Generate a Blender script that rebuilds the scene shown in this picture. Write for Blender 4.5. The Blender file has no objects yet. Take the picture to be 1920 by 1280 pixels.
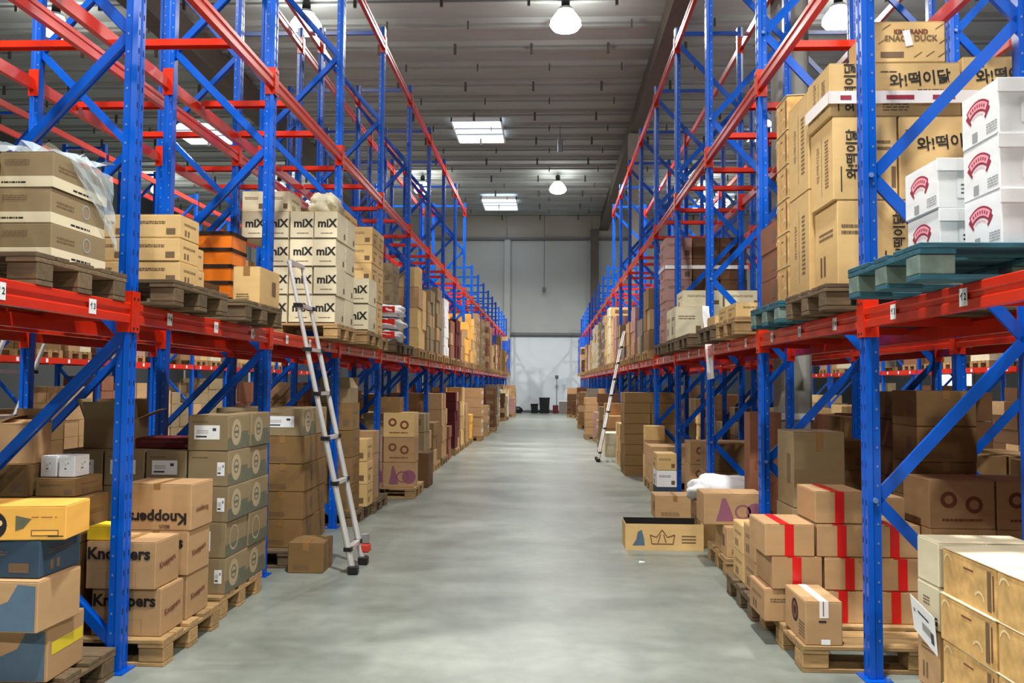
import bpy, math, random
from math import radians, sin, cos, pi
from mathutils import Matrix, Vector
random.seed(11)
S = bpy.context.scene
COL = S.collection

# ------------------------------------------------------------------ camera, exposure
F = 1600.0
cam_d = bpy.data.cameras.new('camera'); cam = bpy.data.objects.new('camera', cam_d); COL.objects.link(cam)
cam_d.sensor_width = 36.0; cam_d.lens = F / 1920 * 36.0; cam_d.clip_end = 200
fw = Vector((69, -80, -1600)).normalized()            # aisle direction in camera axes
up = Vector((240, 32207, -1600)).normalized()
rt = fw.cross(up)
M3 = Matrix((rt, fw, up))                             # rows: world axes in camera axes
cam.matrix_world = Matrix.Translation((0, 0, 1.525)) @ M3.to_4x4()
S.camera = cam
S.view_settings.view_transform = 'Standard'
S.view_settings.look = 'None'
S.view_settings.exposure = 0.35
S.view_settings.gamma = 1.0
S.view_settings.use_curve_mapping = False
w = bpy.data.worlds.new('world'); S.world = w; w.use_nodes = True
w.node_tree.nodes['Background'].inputs[0].default_value = (0.75, 0.85, 1.0, 1)
w.node_tree.nodes['Background'].inputs[1].default_value = 0.6
LAMP_W = 580.0

# ------------------------------------------------------------------ materials
def lin(c): return tuple(((v / 255) / 12.92 if v / 255 <= 0.04045 else ((v / 255 + 0.055) / 1.055) ** 2.4) for v in c)
MATS = {}
def mat(name, rgb, rough=0.6, metal=0.0, noise=0.0, scale=8.0, rnd=0.0, emit=0.0, alpha=1.0, bump=0.0, stretch=None, coat=0.0, spec=0.5):
    m = bpy.data.materials.new(name); m.use_nodes = True
    nt = m.node_tree; b = nt.nodes['Principled BSDF']
    c = (*lin(rgb), 1)
    b.inputs['Base Color'].default_value = c
    b.inputs['Roughness'].default_value = rough
    b.inputs['Metallic'].default_value = metal
    b.inputs['Specular IOR Level'].default_value = spec
    if coat: b.inputs['Coat Weight'].default_value = coat; b.inputs['Coat Roughness'].default_value = 0.2
    if alpha < 1: b.inputs['Alpha'].default_value = alpha
    if emit:
        b.inputs['Emission Color'].default_value = c; b.inputs['Emission Strength'].default_value = emit
    src = None
    if noise or rnd or bump:
        tc = nt.nodes.new('ShaderNodeTexCoord'); mp = nt.nodes.new('ShaderNodeMapping')
        nt.links.new(tc.outputs['Object'], mp.inputs['Vector'])
        mp.inputs['Scale'].default_value = stretch or (1, 1, 1)
        nz = nt.nodes.new('ShaderNodeTexNoise'); nz.inputs['Scale'].default_value = scale; nz.inputs['Detail'].default_value = 6
        nt.links.new(mp.outputs[0], nz.inputs['Vector'])
        hs = nt.nodes.new('ShaderNodeHueSaturation'); hs.inputs['Color'].default_value = c
        mr = nt.nodes.new('ShaderNodeMapRange'); mr.inputs['From Min'].default_value = 0.3; mr.inputs['From Max'].default_value = 0.7
        mr.inputs['To Min'].default_value = 1 - noise; mr.inputs['To Max'].default_value = 1 + noise
        nt.links.new(nz.outputs['Fac'], mr.inputs['Value'])
        if rnd:
            oi = nt.nodes.new('ShaderNodeObjectInfo'); m2 = nt.nodes.new('ShaderNodeMapRange')
            m2.inputs['To Min'].default_value = 1 - rnd; m2.inputs['To Max'].default_value = 1 + rnd * 0.7
            nt.links.new(oi.outputs['Random'], m2.inputs['Value'])
            mu = nt.nodes.new('ShaderNodeMath'); mu.operation = 'MULTIPLY'
            nt.links.new(mr.outputs[0], mu.inputs[0]); nt.links.new(m2.outputs[0], mu.inputs[1])
            nt.links.new(mu.outputs[0], hs.inputs['Value'])
        else:
            nt.links.new(mr.outputs[0], hs.inputs['Value'])
        nt.links.new(hs.outputs[0], b.inputs['Base Color'])
        if bump:
            bp = nt.nodes.new('ShaderNodeBump'); bp.inputs['Strength'].default_value = bump; bp.inputs['Distance'].default_value = 0.01
            nt.links.new(nz.outputs['Fac'], bp.inputs['Height']); nt.links.new(bp.outputs[0], b.inputs['Normal'])
    MATS[name] = m
    return m
def carton_mat(name, rgb, rnd=0.1): return mat(name, rgb, rough=0.78, noise=0.06, scale=5, rnd=rnd, stretch=(1, 1, 3), bump=0.06, spec=0.3)

mat('blue_steel', (0, 84, 192), rough=0.26, noise=0.10, scale=3, spec=0.5)
mat('red_steel', (208, 44, 16), rough=0.27, noise=0.10, scale=3, spec=0.5)
mat('galvanised', (170, 172, 172), rough=0.35, metal=0.7, noise=0.1)
mat('hole_dark', (10, 12, 22), rough=0.8)
mat('bolt_pale', (120, 150, 200), rough=0.35, metal=0.4)
mat('aluminium', (226, 226, 224), rough=0.3, metal=0.45, noise=0.05)
mat('black_plastic', (18, 18, 20), rough=0.5)
mat('dark_bag', (20, 22, 28), rough=0.35)
mat('orange_plastic', (250, 128, 14), rough=0.45, rnd=0.08)
mat('orange_dark', (150, 62, 8), rough=0.6)
mat('safety_red', (200, 60, 40), rough=0.5)
mat('pallet_wood', (166, 134, 88), rough=0.85, noise=0.22, scale=9, rnd=0.25, stretch=(1, 5, 5), bump=0.2)
mat('pallet_old', (104, 86, 62), rough=0.9, noise=0.28, scale=9, rnd=0.25, stretch=(1, 5, 5), bump=0.2)
mat('pallet_teal', (38, 92, 108), rough=0.8, noise=0.25, scale=9, rnd=0.15, stretch=(1, 5, 5), bump=0.2)
mat('block_teal', (112, 132, 122), rough=0.85, noise=0.3, scale=12, rnd=0.2, bump=0.2)
carton_mat('kraft', (182, 146, 104)); carton_mat('kraft_dark', (132, 102, 62)); carton_mat('kraft_olive', (142, 124, 92))
carton_mat('kraft_deep', (96, 66, 40)); carton_mat('kraft_red', (136, 88, 64)); carton_mat('tan', (212, 178, 120))
carton_mat('cream', (218, 208, 176)); mat('gold', (206, 166, 104), rough=0.75, noise=0.26, scale=16, rnd=0.08, spec=0.3); carton_mat('white_card', (232, 234, 234), 0.03)
carton_mat('blue_card', (54, 74, 92)); carton_mat('orange_card', (246, 184, 84)); carton_mat('maroon_card', (92, 30, 34))
carton_mat('yellow_card', (232, 196, 40)); carton_mat('grey_card', (120, 112, 104)); carton_mat('rose_card', (176, 136, 128))
mat('cobalt_card', (30, 84, 190), rough=0.5, rnd=0.15)
mat('shade_dark', (46, 34, 26), rough=0.9)  # near-black brown painted where shade falls inside cartons and between crates
mat('ink', (28, 24, 22), rough=0.7); mat('ink_soft', (112, 88, 62), rough=0.8); mat('ink_green', (98, 98, 78), rough=0.8, noise=0.15, scale=14)
mat('ink_blue', (84, 108, 128), rough=0.8, noise=0.1, scale=10); mat('ink_purple', (140, 84, 104), rough=0.8); mat('ink_rust', (120, 66, 44), rough=0.8)
mat('ink_crimson', (150, 34, 58), rough=0.7); mat('ink_pink', (238, 158, 172), rough=0.7); mat('ink_grey', (150, 152, 152), rough=0.8)
mat('ink_cream', (232, 206, 152), rough=0.8, noise=0.1, scale=20); mat('ink_light', (176, 158, 124), rough=0.8)
mat('paper', (240, 242, 242), rough=0.6); mat('paper_ink', (60, 62, 70), rough=0.7)
mat('tape_red', (214, 26, 26), rough=0.3, rnd=0.08); mat('tape_brown', (150, 112, 66), rough=0.3); mat('tape_white', (240, 234, 228), rough=0.35)
mat('tape_yellow', (228, 204, 40), rough=0.35)
mat('film', (214, 232, 240), rough=0.2, alpha=0.42, spec=0.7)
mat('white_bag', (238, 238, 240), rough=0.45, bump=0.3, noise=0.03, scale=20)
mat('bag_cloth', (208, 200, 172), rough=0.8, noise=0.1)
mat('lens', (255, 253, 244), emit=26.0)
mat('lamp_shell', (150, 152, 155), rough=0.3, metal=0.8)
mat('skylight_pane', (226, 238, 255), emit=5.0)
mat('day_pane', (230, 242, 255), emit=4.0)
mat('trim_grey', (96, 96, 96), rough=0.6)
mat('concrete_light', (150, 150, 142), rough=0.8, noise=0.06, scale=2)

def wall_mat():
    m = mat('wall_paint', (160, 164, 159), rough=0.75, noise=0.05, scale=0.6)
    return m
wall_mat()
mat('wall_side', (52, 54, 54), rough=0.8, noise=0.08, scale=0.8)  # grey set dark to deepen the shade behind the racks
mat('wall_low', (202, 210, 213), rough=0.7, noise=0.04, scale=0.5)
mat('wall_top', (158, 154, 143), rough=0.8, noise=0.06, scale=0.8)
mat('ceiling_panel', (144, 150, 149), rough=0.85, noise=0.12, scale=1.3, stretch=(0.25, 1, 1))
mat('ceiling_rib', (150, 144, 134), rough=0.85, noise=0.08, scale=2)
mat('girder', (84, 78, 70), rough=0.8, noise=0.1)

def floor_mat():
    m = bpy.data.materials.new('floor_concrete'); m.use_nodes = True; nt = m.node_tree; b = nt.nodes['Principled BSDF']
    tc = nt.nodes.new('ShaderNodeTexCoord')
    n1 = nt.nodes.new('ShaderNodeTexNoise'); n1.inputs['Scale'].default_value = 0.9; n1.inputs['Detail'].default_value = 8; n1.inputs['Roughness'].default_value = 0.6
    mp = nt.nodes.new('ShaderNodeMapping'); mp.inputs['Scale'].default_value = (1.0, 1.6, 1)
    n2 = nt.nodes.new('ShaderNodeTexNoise'); n2.inputs['Scale'].default_value = 9; n2.inputs['Detail'].default_value = 8
    nt.links.new(tc.outputs['Object'], mp.inputs[0]); nt.links.new(mp.outputs[0], n1.inputs['Vector']); nt.links.new(tc.outputs['Object'], n2.inputs['Vector'])
    r = nt.nodes.new('ShaderNodeValToRGB'); r.color_ramp.elements[0].position = 0.30; r.color_ramp.elements[1].position = 0.72
    r.color_ramp.elements[0].color = (*lin((116, 124, 116)), 1); r.color_ramp.elements[1].color = (*lin((150, 157, 148)), 1)
    nt.links.new(n1.outputs['Fac'], r.inputs[0])
    mx = nt.nodes.new('ShaderNodeMix'); mx.data_type = 'RGBA'; mx.blend_type = 'MULTIPLY'; mx.inputs[0].default_value = 0.5
    r2 = nt.nodes.new('ShaderNodeValToRGB'); r2.color_ramp.elements[0].position = 0.3; r2.color_ramp.elements[1].position = 0.65
    r2.color_ramp.elements[0].color = (0.72, 0.72, 0.72, 1); r2.color_ramp.elements[1].color = (1, 1, 1, 1)
    nt.links.new(n2.outputs['Fac'], r2.inputs[0]); nt.links.new(r.outputs[0], mx.inputs[6]); nt.links.new(r2.outputs[0], mx.inputs[7])
    nt.links.new(mx.outputs[2], b.inputs['Base Color'])
    mr = nt.nodes.new('ShaderNodeMapRange'); mr.inputs['To Min'].default_value = 0.24; mr.inputs['To Max'].default_value = 0.46
    nt.links.new(n1.outputs['Fac'], mr.inputs['Value']); nt.links.new(mr.outputs[0], b.inputs['Roughness'])
    bp = nt.nodes.new('ShaderNodeBump'); bp.inputs['Strength'].default_value = 0.08; nt.links.new(n2.outputs['Fac'], bp.inputs['Height']); nt.links.new(bp.outputs[0], b.inputs['Normal'])
    MATS['floor_concrete'] = m
floor_mat()

# ------------------------------------------------------------------ mesh builder
class MB:
    def __init__(s): s.v = []; s.f = []; s.m = []; s.names = []
    def slot(s, n):
        if n not in s.names: s.names.append(n)
        return s.names.index(n)
    def add(s, vs, fs, mt):
        o = len(s.v); k = s.slot(mt); s.v += [tuple(p) for p in vs]
        for f in fs: s.f.append(tuple(o + i for i in f)); s.m.append(k)
        return s
    def box(s, x0, x1, y0, y1, z0, z1, mt):
        return s.add([(x0,y0,z0),(x1,y0,z0),(x1,y1,z0),(x0,y1,z0),(x0,y0,z1),(x1,y0,z1),(x1,y1,z1),(x0,y1,z1)],
                     [(0,3,2,1),(4,5,6,7),(0,1,5,4),(1,2,6,5),(2,3,7,6),(3,0,4,7)], mt)
    def cbox(s, x0, x1, y0, y1, z0, z1, mt, b=0.004):
        vs = []; idx = {}
        for i, X in enumerate((x0, x1)):
            for j, Y in enumerate((y0, y1)):
                for k, Z in enumerate((z0, z1)):
                    sx = b if i == 0 else -b; sy = b if j == 0 else -b; sz = b if k == 0 else -b
                    for a, p in enumerate(((X, Y+sy, Z+sz), (X+sx, Y, Z+sz), (X+sx, Y+sy, Z))):
                        idx[(i, j, k, a)] = len(vs); vs.append(p)
        fs = []
        for i in (0, 1):
            q = [idx[(i,0,0,0)], idx[(i,1,0,0)], idx[(i,1,1,0)], idx[(i,0,1,0)]]; fs.append(q if i else q[::-1])
            q = [idx[(0,i,0,1)], idx[(0,i,1,1)], idx[(1,i,1,1)], idx[(1,i,0,1)]]; fs.append(q if i else q[::-1])
            q = [idx[(0,0,i,2)], idx[(1,0,i,2)], idx[(1,1,i,2)], idx[(0,1,i,2)]]; fs.append(q if i else q[::-1])
        for i in (0, 1):
            for j in (0, 1):
                q = [idx[(i,j,0,0)], idx[(i,j,0,1)], idx[(i,j,1,1)], idx[(i,j,1,0)]]; fs.append(q if (i + j) % 2 else q[::-1])
                q = [idx[(i,0,j,0)], idx[(i,0,j,2)], idx[(i,1,j,2)], idx[(i,1,j,0)]]; fs.append(q[::-1] if (i + j) % 2 else q)
                q = [idx[(0,i,j,1)], idx[(0,i,j,2)], idx[(1,i,j,2)], idx[(1,i,j,1)]]; fs.append(q if (i + j) % 2 else q[::-1])
        for i in (0, 1):
            for j in (0, 1):
                for k in (0, 1):
                    q = [idx[(i,j,k,0)], idx[(i,j,k,1)], idx[(i,j,k,2)]]; fs.append(q if (i + j + k) % 2 else q[::-1])
        return s.add(vs, fs, mt)
    def prism(s, poly, axis, a0, a1, mt):
        n = len(poly); vs = []
        for a in (a0, a1):
            for (p, q) in poly:
                vs.append({'y': (p, a, q), 'z': (p, q, a), 'x': (a, p, q)}[axis])
        fs = [tuple(range(n))[::-1], tuple(range(n, 2*n))] + [(i, (i+1) % n, n + (i+1) % n, n + i) for i in range(n)]
        return s.add(vs, fs, mt)
    def tube(s, p0, p1, r, mt, n=10, r1=None):
        p0 = Vector(p0); p1 = Vector(p1); d = (p1 - p0).normalized()
        a = d.cross(Vector((0, 0, 1)) if abs(d.z) < 0.9 else Vector((1, 0, 0))).normalized(); b = d.cross(a)
        r1 = r if r1 is None else r1
        vs = [p + (a * cos(2*pi*i/n) + b * sin(2*pi*i/n)) * rr for p, rr in ((p0, r), (p1, r1)) for i in range(n)]
        return s.add(vs, [tuple(range(n))[::-1], tuple(range(n, 2*n))] + [(i, (i+1) % n, n + (i+1) % n, n + i) for i in range(n)], mt)
    def bar(s, p0, p1, wy, t, mt):
        p0 = Vector(p0); p1 = Vector(p1); d = (p1 - p0).normalized(); n = d.cross(Vector((0, 1, 0))).normalized() * (t / 2); h = Vector((0, wy / 2, 0))
        vs = [p + q for p in (p0, p1) for q in (-n - h, n - h, n + h, -n + h)]
        return s.add(vs, [(0,1,2,3)[::-1], (4,5,6,7), (0,1,5,4), (1,2,6,5), (2,3,7,6), (3,0,4,7)], mt)
    def quad(s, pts, mt): return s.add(pts, [tuple(range(len(pts)))], mt)
    def mesh(s, name, smooth=False):
        me = bpy.data.meshes.new(name); me.from_pydata(s.v, [], s.f)
        for n in s.names: me.materials.append(MATS[n])
        me.polygons.foreach_set('material_index', s.m)
        if smooth: me.polygons.foreach_set('use_smooth', [True] * len(s.f))
        me.update(); return me

def ob(name, me, parent=None, loc=(0,0,0), rot=(0,0,0)):
    o = bpy.data.objects.new(name, me); COL.objects.link(o); o.location = loc; o.rotation_euler = rot
    if parent is not None: o.parent = parent
    return o
LABELS = set()
def tag(o, label, cat, group=None, kind=None):
    o['label'] = label; o['category'] = cat
    if group: o['group'] = group
    if kind: o['kind'] = kind
    n = len(label.replace(',', ' ').split())
    if n < 4 or n > 16: print('LABELLEN', n, label)
    if label in LABELS and not group: print('DUPLABEL', label)
    LABELS.add(label)
    return o
def struct(name, me, parent=None, loc=(0,0,0)):
    o = ob(name, me, parent, loc)
    if parent is None: o['kind'] = 'structure'
    return o
ORD = ['zeroth','first','second','third','fourth','fifth','sixth','seventh','eighth','ninth','tenth','eleventh','twelfth','thirteenth','fourteenth','fifteenth','sixteenth','seventeenth','eighteenth','nineteenth','twentieth','twenty-first','twenty-second','twenty-third','twenty-fourth']

# ------------------------------------------------------------------ setting
XL, XR, YB, YF, HC = -20.0, 16.5, -14.0, 46.0, 10.65
struct('floor', MB().box(XL, XR, YB, YF, -0.15, 0, 'floor_concrete').mesh('floor'))

ceil = bpy.data.objects.new('ceiling', MB().box(XL, XR, YB, YF, HC + 0.25, HC + 0.4, 'ceiling_panel').mesh('ceiling')); COL.objects.link(ceil); ceil['kind'] = 'structure'
PP = 1.45
pm = MB().prism([(0.01, 0.25), (0.01, -0.02), (0.14, -0.02), (0.20, 0.14), (PP-0.20, 0.14), (PP-0.14, 0.03), (PP-0.01, 0.03), (PP-0.01, 0.25)], 'x', XL, XR, 'ceiling_panel').mesh('panel')
n = 0; y = YF - PP
while y > YB - 0.1:
    struct('panel', pm, ceil, (0, y, HC)); n += 1; y -= PP
hk = MB()
for i in range(0, 30):
    y = YF - 0.4 - 2 * PP * i
    for j in range(18): hk.box(XL + 1 + j * 2.05 , XL + 1.07 + j * 2.05, y, y + 0.06, HC - 0.3, HC - 0.02, 'girder')
    for j in range(18): hk.box(XL + 1.5 + j * 2.05 , XL + 1.54 + j * 2.05, y + PP, y + PP + 0.06, HC - 0.22, HC - 0.02, 'girder')
h = struct('ceiling_hook', hk.mesh('ceiling_hook'), ceil); h['kind'] = 'stuff'
# girder carried by the columns between the two right-hand racks, and its twin on the left
struct('trim_2', MB().box(2.75, 3.07, YB, YF, HC - 0.75, HC - 0.01, 'girder').box(2.66, 3.16, YB, YF, HC - 0.82, HC - 0.75, 'girder').mesh('girder'))
struct('trim_3', MB().box(-9.4, -9.1, YB, YF, HC - 0.75, HC - 0.01, 'girder').box(-9.5, -9.0, YB, YF, HC - 0.82, HC - 0.75, 'girder').mesh('girder'))
for i, (x, y) in enumerate(((2.60, 9.66), (2.60, 27.9))):
    struct('trim_%d' % (4 + i), MB().cbox(x, x + 0.34, y, y + 0.40, 0, HC - 0.82, 'concrete_light', 0.03).box(x - 0.01, x + 0.35, y - 0.01, y + 0.41, 1.15, 1.22, 'paper').box(x - 0.01, x + 0.35, y - 0.01, y + 0.41, 0.8, 0.87, 'paper').mesh('column'))

wf = struct('wall_back', MB().box(XL, XR, YF, YF + 0.3, 0, HC + 0.3, 'wall_paint').mesh('wall_back'))
x = XL + 0.3
edges = [-19.9, -16.2, -11.6, -7.0, -2.32, 2.28, 6.9, 11.5, 16.4]
for a, b_ in zip(edges[:-1], edges[1:]):
    struct('panel', MB().cbox(a + 0.02, b_ - 0.02, YF - 0.05, YF, 0.0, 4.12, 'wall_low' if a > -5 and b_ < 4 else 'wall_side', 0.01).mesh('wall_panel'), wf)  # low panels outside the aisle coloured dark for the shade behind the racks
    struct('panel', MB().cbox(a + 0.02, b_ - 0.02, YF - 0.05, YF, 4.28, 9.3, 'wall_paint', 0.01).mesh('wall_panel'), wf)
    struct('panel', MB().cbox(a + 0.02, b_ - 0.02, YF - 0.05, YF, 9.45, HC, 'wall_top', 0.01).mesh('wall_panel'), wf)
for a in edges[1:-1]:
    struct('pilaster', MB().cbox(a - 0.12, a + 0.22, YF - 0.28, YF - 0.05, 0.0 if a < 0 else 4.3, 9.3, 'wall_paint', 0.02).mesh('pilaster'), wf)
struct('ledge', MB().box(XL, XR, YF - 0.2, YF - 0.05, 4.13, 4.27, 'trim_grey').mesh('ledge'), wf)
struct('ledge', MB().box(XL, XR, YF - 0.22, YF - 0.05, 9.31, 9.44, 'trim_grey').mesh('ledge'), wf)
struct('pilaster', MB().cbox(2.2, 2.62, YF - 0.6, YF - 0.3, 0, HC - 0.82, 'girder', 0.02).mesh('pilaster'), wf)
struct('baseboard_back', MB().box(XL, XR, YF - 0.08, YF - 0.05, 0, 0.12, 'trim_grey').mesh('baseboard'))
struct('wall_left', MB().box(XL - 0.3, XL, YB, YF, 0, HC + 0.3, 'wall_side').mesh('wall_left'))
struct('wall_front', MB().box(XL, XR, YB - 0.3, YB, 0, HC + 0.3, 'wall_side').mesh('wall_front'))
wr = MB()
segs = [(YB, 12), (15.4, 24), (27.4, 34), (37.4, YF)]
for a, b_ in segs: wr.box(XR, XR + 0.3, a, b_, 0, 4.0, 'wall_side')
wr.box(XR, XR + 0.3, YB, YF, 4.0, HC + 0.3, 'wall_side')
struct('wall_right', wr.mesh('wall_right'))
for i, y in enumerate((12, 24, 34)):       # open dock doors with daylight behind milky strip curtains
    fr = struct('door_%d' % (i + 1), MB().box(XR - 0.06, XR, y - 0.12, y, 0, 4.1, 'trim_grey').box(XR - 0.06, XR, y + 3.4, y + 3.52, 0, 4.1, 'trim_grey').box(XR - 0.06, XR, y, y + 3.4, 4.0, 4.1, 'trim_grey').mesh('door_frame'))
    for k in range(8):
        struct('strip', MB().box(XR + 0.1, XR + 0.11, y + k * 0.425 + 0.005, y + (k + 1) * 0.425 - 0.005, 0.02, 4.0, 'day_pane').mesh('strip'), fr)

# ------------------------------------------------------------------ skylights
def skylight(x, y, label):
    r = bpy.data.objects.new('skylight', None); COL.objects.link(r); r.location = (x, y, HC - 0.06)
    W, L = 0.88, 1.35
    f = MB()
    for a in (-W, W - 0.05): f.box(a, a + 0.05, -L, L, -0.06, 0.1, 'paper')
    for a in (-L, L - 0.05): f.box(-W, W, a, a + 0.05, -0.06, 0.1, 'paper')
    ob('frame', f.mesh('frame'), r)
    ob('pane', MB().box(-W + 0.06, W - 0.06, -L + 0.06, -0.42, 0, 0.02, 'skylight_pane').mesh('pane'), r)
    ob('pane', MB().box(-W + 0.06, W - 0.06, -0.36, 0.26, 0, 0.02, 'skylight_pane').mesh('pane'), r)
    ob('pane', MB().box(-W + 0.06, W - 0.06, 0.32, L - 0.06, 0, 0.02, 'skylight_pane').mesh('pane'), r)
    for a in (-0.39, 0.29): ob('glazing_bar', MB().box(-W, W, a - 0.03, a + 0.03, -0.05, 0.03, 'trim_grey').mesh('glazing_bar'), r)
    tag(r, label, 'skylight', None if label != SKY_HID else 'skylights half hidden above the racks')
SKY_HID = 'bright roof skylight glimpsed above the side racks'
skylight(-2.55, 30.2, 'larger bright roof skylight with two bars above the aisle')
skylight(-2.5, 42.6, 'smaller bright roof skylight near the far end wall')
for x in (-12.8, 8.1):
    for y in (30.2, 42.6): skylight(x, y, SKY_HID)

# ------------------------------------------------------------------ lamps
def lathe(prof, mt, n=24, mb=None):
    mb = mb or MB(); vs = [(r * cos(2*pi*i/n), r * sin(2*pi*i/n), z) for (r, z) in prof for i in range(n)]
    return mb.add(vs, [(j*n + i, j*n + (i+1) % n, (j+1)*n + (i+1) % n, (j+1)*n + i) for j in range(len(prof)-1) for i in range(n)], mt)
refl = lathe([(0.09, 0.33), (0.16, 0.31), (0.20, 0.24), (0.18, 0.24), (0.14, 0.29)], 'lamp_shell').mesh('reflector', True)
lensm = lathe([(0.0, -0.26), (0.16, -0.25), (0.30, -0.20), (0.37, -0.11), (0.36, -0.02), (0.27, 0.12), (0.14, 0.27), (0.0, 0.28)], 'lens').mesh('lens', True)  # lens globe widened to stand in for the lamp's glare
hous = lathe([(0.0, 0.56), (0.08, 0.56), (0.10, 0.50), (0.10, 0.31), (0.0, 0.31)], 'black_plastic').mesh('housing', True)
hang = MB().tube((0, 0, 0.55), (0, 0, 1.55), 0.012, 'black_plastic').mesh('hanger')
def lamp(x, y, z, label, group=None):
    r = bpy.data.objects.new('high_bay_lamp', None); COL.objects.link(r); r.location = (x, y, z)
    ob('reflector', refl, r); ob('lens', lensm, r); ob('housing', hous, r); ob('hanger', hang, r)
    ld = bpy.data.lights.new('lamp_light', 'AREA'); ld.shape = 'DISK'; ld.size = 0.5; ld.energy = LAMP_W; ld.spread = radians(150); ld.color = (1.0, 0.98, 0.94)
    l = bpy.data.objects.new('lamp_light', ld); COL.objects.link(l); l.parent = r; l.location = (0, 0, -0.3)
    tag(r, label, 'lamp', group)
LZ = 10.1
names = {(0.35, 19.8): 'glowing high bay lamp at the top centre over the aisle', (0.35, 37.0): 'glowing high bay lamp over the aisle near the far wall',
         (-5.85, 19.8): 'glowing high bay lamp above the tall posts left of centre', (-5.6, 37.0): 'small glowing lamp seen through the left rack posts',
         (6.7, 19.8): 'glowing high bay lamp above the stacked tan cartons', (-12.0, 19.8): 'glowing high bay lamp in the top left corner'}
for y in (-9.0, 2.6, 19.8, 37.0):
    for x in (-17.4, -12.0, -5.85 if y < 30 else -5.6, 0.35, 6.7):
        if (x < -15 and y < 30) or (x < -10 and y < 0): continue
        nm = names.get((x, y))
        lamp(x, y, LZ if x < 0 or y > 30 else LZ, nm or 'glowing high bay lamp hung from the ceiling over the racks', None if nm else 'ceiling lamps over the side racks')
dm = MB().cbox(-0.09, 0.09, -0.09, 0.09, -0.5, 0, 'lamp_shell', 0.02).box(-0.01, 0.01, -0.01, 0.01, 0, 0.45, 'black_plastic').mesh('vent')
tag(ob('ceiling_sensor', dm, None, (0.35, 29.7, HC - 0.5)), 'small unlit white fixture hanging under the middle ceiling', 'fixture')
cbl = MB().tube((-0.28, YF - 0.4, 6.7), (-0.28, YF - 0.4, HC - 0.02), 0.018, 'trim_grey', 6).cbox(-0.38, -0.18, YF - 0.5, YF - 0.3, 6.45, 6.7, 'trim_grey', 0.02).mesh('cable')
tag(ob('hanging_cable', cbl), 'thin grey cable with small box hanging before the far wall', 'cable')

# ------------------------------------------------------------------ racking
BAY = 2.25; DEP = 0.9; XLF, XRF = -2.23, 1.67; Y1L, Y1R = 4.48, 4.62
NB = 19                           # last post number
H1, H2, H3 = 1.94, 4.0, 6.12
HT, HS = 6.32, 4.98
PROF = [(0, -.042), (0, -.014), (.008, -.010), (.008, .010), (0, .014), (0, .042), (.028, .045), (.036, .036), (.072, .036), (.072, -.036), (.036, -.036), (.028, -.045)]
def upright_mesh(h, flip):
    sx = -1 if flip else 1
    pr = [(sx * p, q) for p, q in PROF]
    if flip: pr = pr[::-1]
    return MB().prism(pr, 'z', 0.008, h, 'blue_steel').mesh('upright')
def perf_mesh(h, flip):
    m = MB(); sx = -1 if flip else 1; z = 0.2
    while z < h - 0.1:
        for q in (-1, 1):
            a, b_ = sorted((sx * .050, sx * .060)); m.box(a, b_, *sorted((q * .036, q * .0372)), z, z + 0.012, 'bolt_pale')
        if not flip:
            for q in (-.026, .022): m.box(-.0012, 0, q, q + .008, z, z + 0.03, 'hole_dark')
        z += 0.1
    return m.mesh('perforations')
foot = MB().box(-.03, .11, -.075, .075, 0, .008, 'blue_steel').tube((.09, .055, .008), (.09, .055, .025), .012, 'bolt_pale', 6).tube((.09, -.055, .008), (.09, -.055, .025), .012, 'bolt_pale', 6).mesh('foot_plate')
MESH = {}
for h in (HT, HS):
    for fl in (0, 1): MESH['up', h, fl] = upright_mesh(h, fl); MESH['pf', h, fl] = perf_mesh(h, fl)
def brace_mesh(z0, z1):
    k = ('br', round(z1 - z0, 3))
    if k not in MESH:
        MESH[k] = MB().bar((.055, 0, 0), (DEP - .055, 0, z1 - z0), .036, .05, 'blue_steel').bar((.055, -.018, 0), (DEP - .055, -.018, z1 - z0), .004, .062, 'blue_steel').mesh('brace')
    return MESH[k]
boltm = MB().tube((.04, -.036, 0), (.04, -.052, 0), .014, 'bolt_pale', 8).mesh('bolt')
# zigzag nodes: front heights / rear heights alternate, front first
ZIG_R = [('r', .10), ('f', .93), ('r', 1.78), ('f', 2.65), ('r', 3.5), ('f', 4.37), ('r', 5.24), ('f', 6.1)]
ZIG_L = [('f', .14), ('r', .95), ('f', 1.77), ('r', 2.58), ('f', 3.42), ('r', 4.22), ('f', 5.05), ('r', 5.95)]
def frame(x, y, rotz, tall, zig, label, group=None, simple=False, bolts=False):
    h = HT if tall else HS
    r = bpy.data.objects.new('rack_frame', None); COL.objects.link(r); r.location = (x, y, 0); r.rotation_euler = (0, 0, rotz)
    u1 = ob('upright', MESH['up', h, 0], r); u2 = ob('upright', MESH['up', h, 1], r, (DEP, 0, 0))
    if not simple:
        p = ob('perforations', MESH['pf', h, 0], u1); p['kind'] = 'stuff'
        p = ob('perforations', MESH['pf', h, 1], u2); p['kind'] = 'stuff'
    ob('foot_plate', foot, r, (0, 0, 0)); ob('foot_plate', foot, r, (DEP - .08, 0, 0))
    for a, b_ in zip(zig[:-1], zig[1:]):
        if b_[1] > h: break
        zf, zr = (a[1], b_[1]) if a[0] == 'f' else (b_[1], a[1])
        ob('brace', brace_mesh(zf, zr), r, (0, 0, zf))
        if bolts and a[0] == 'f': ob('bolt', boltm, r, (0, 0, a[1]), (0, 0, 0))
    if 'hb' not in MESH: MESH['hb'] = MB().box(.05, DEP - .05, -.018, .018, -.025, .025, 'blue_steel').mesh('brace')
    ob('brace', MESH['hb'], r, (0, 0, h - .07))
    if not tall: ob('brace', MESH['hb'], r, (0, 0, h - .62))
    tag(r, label, 'rack frame', group)
    return r
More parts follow.
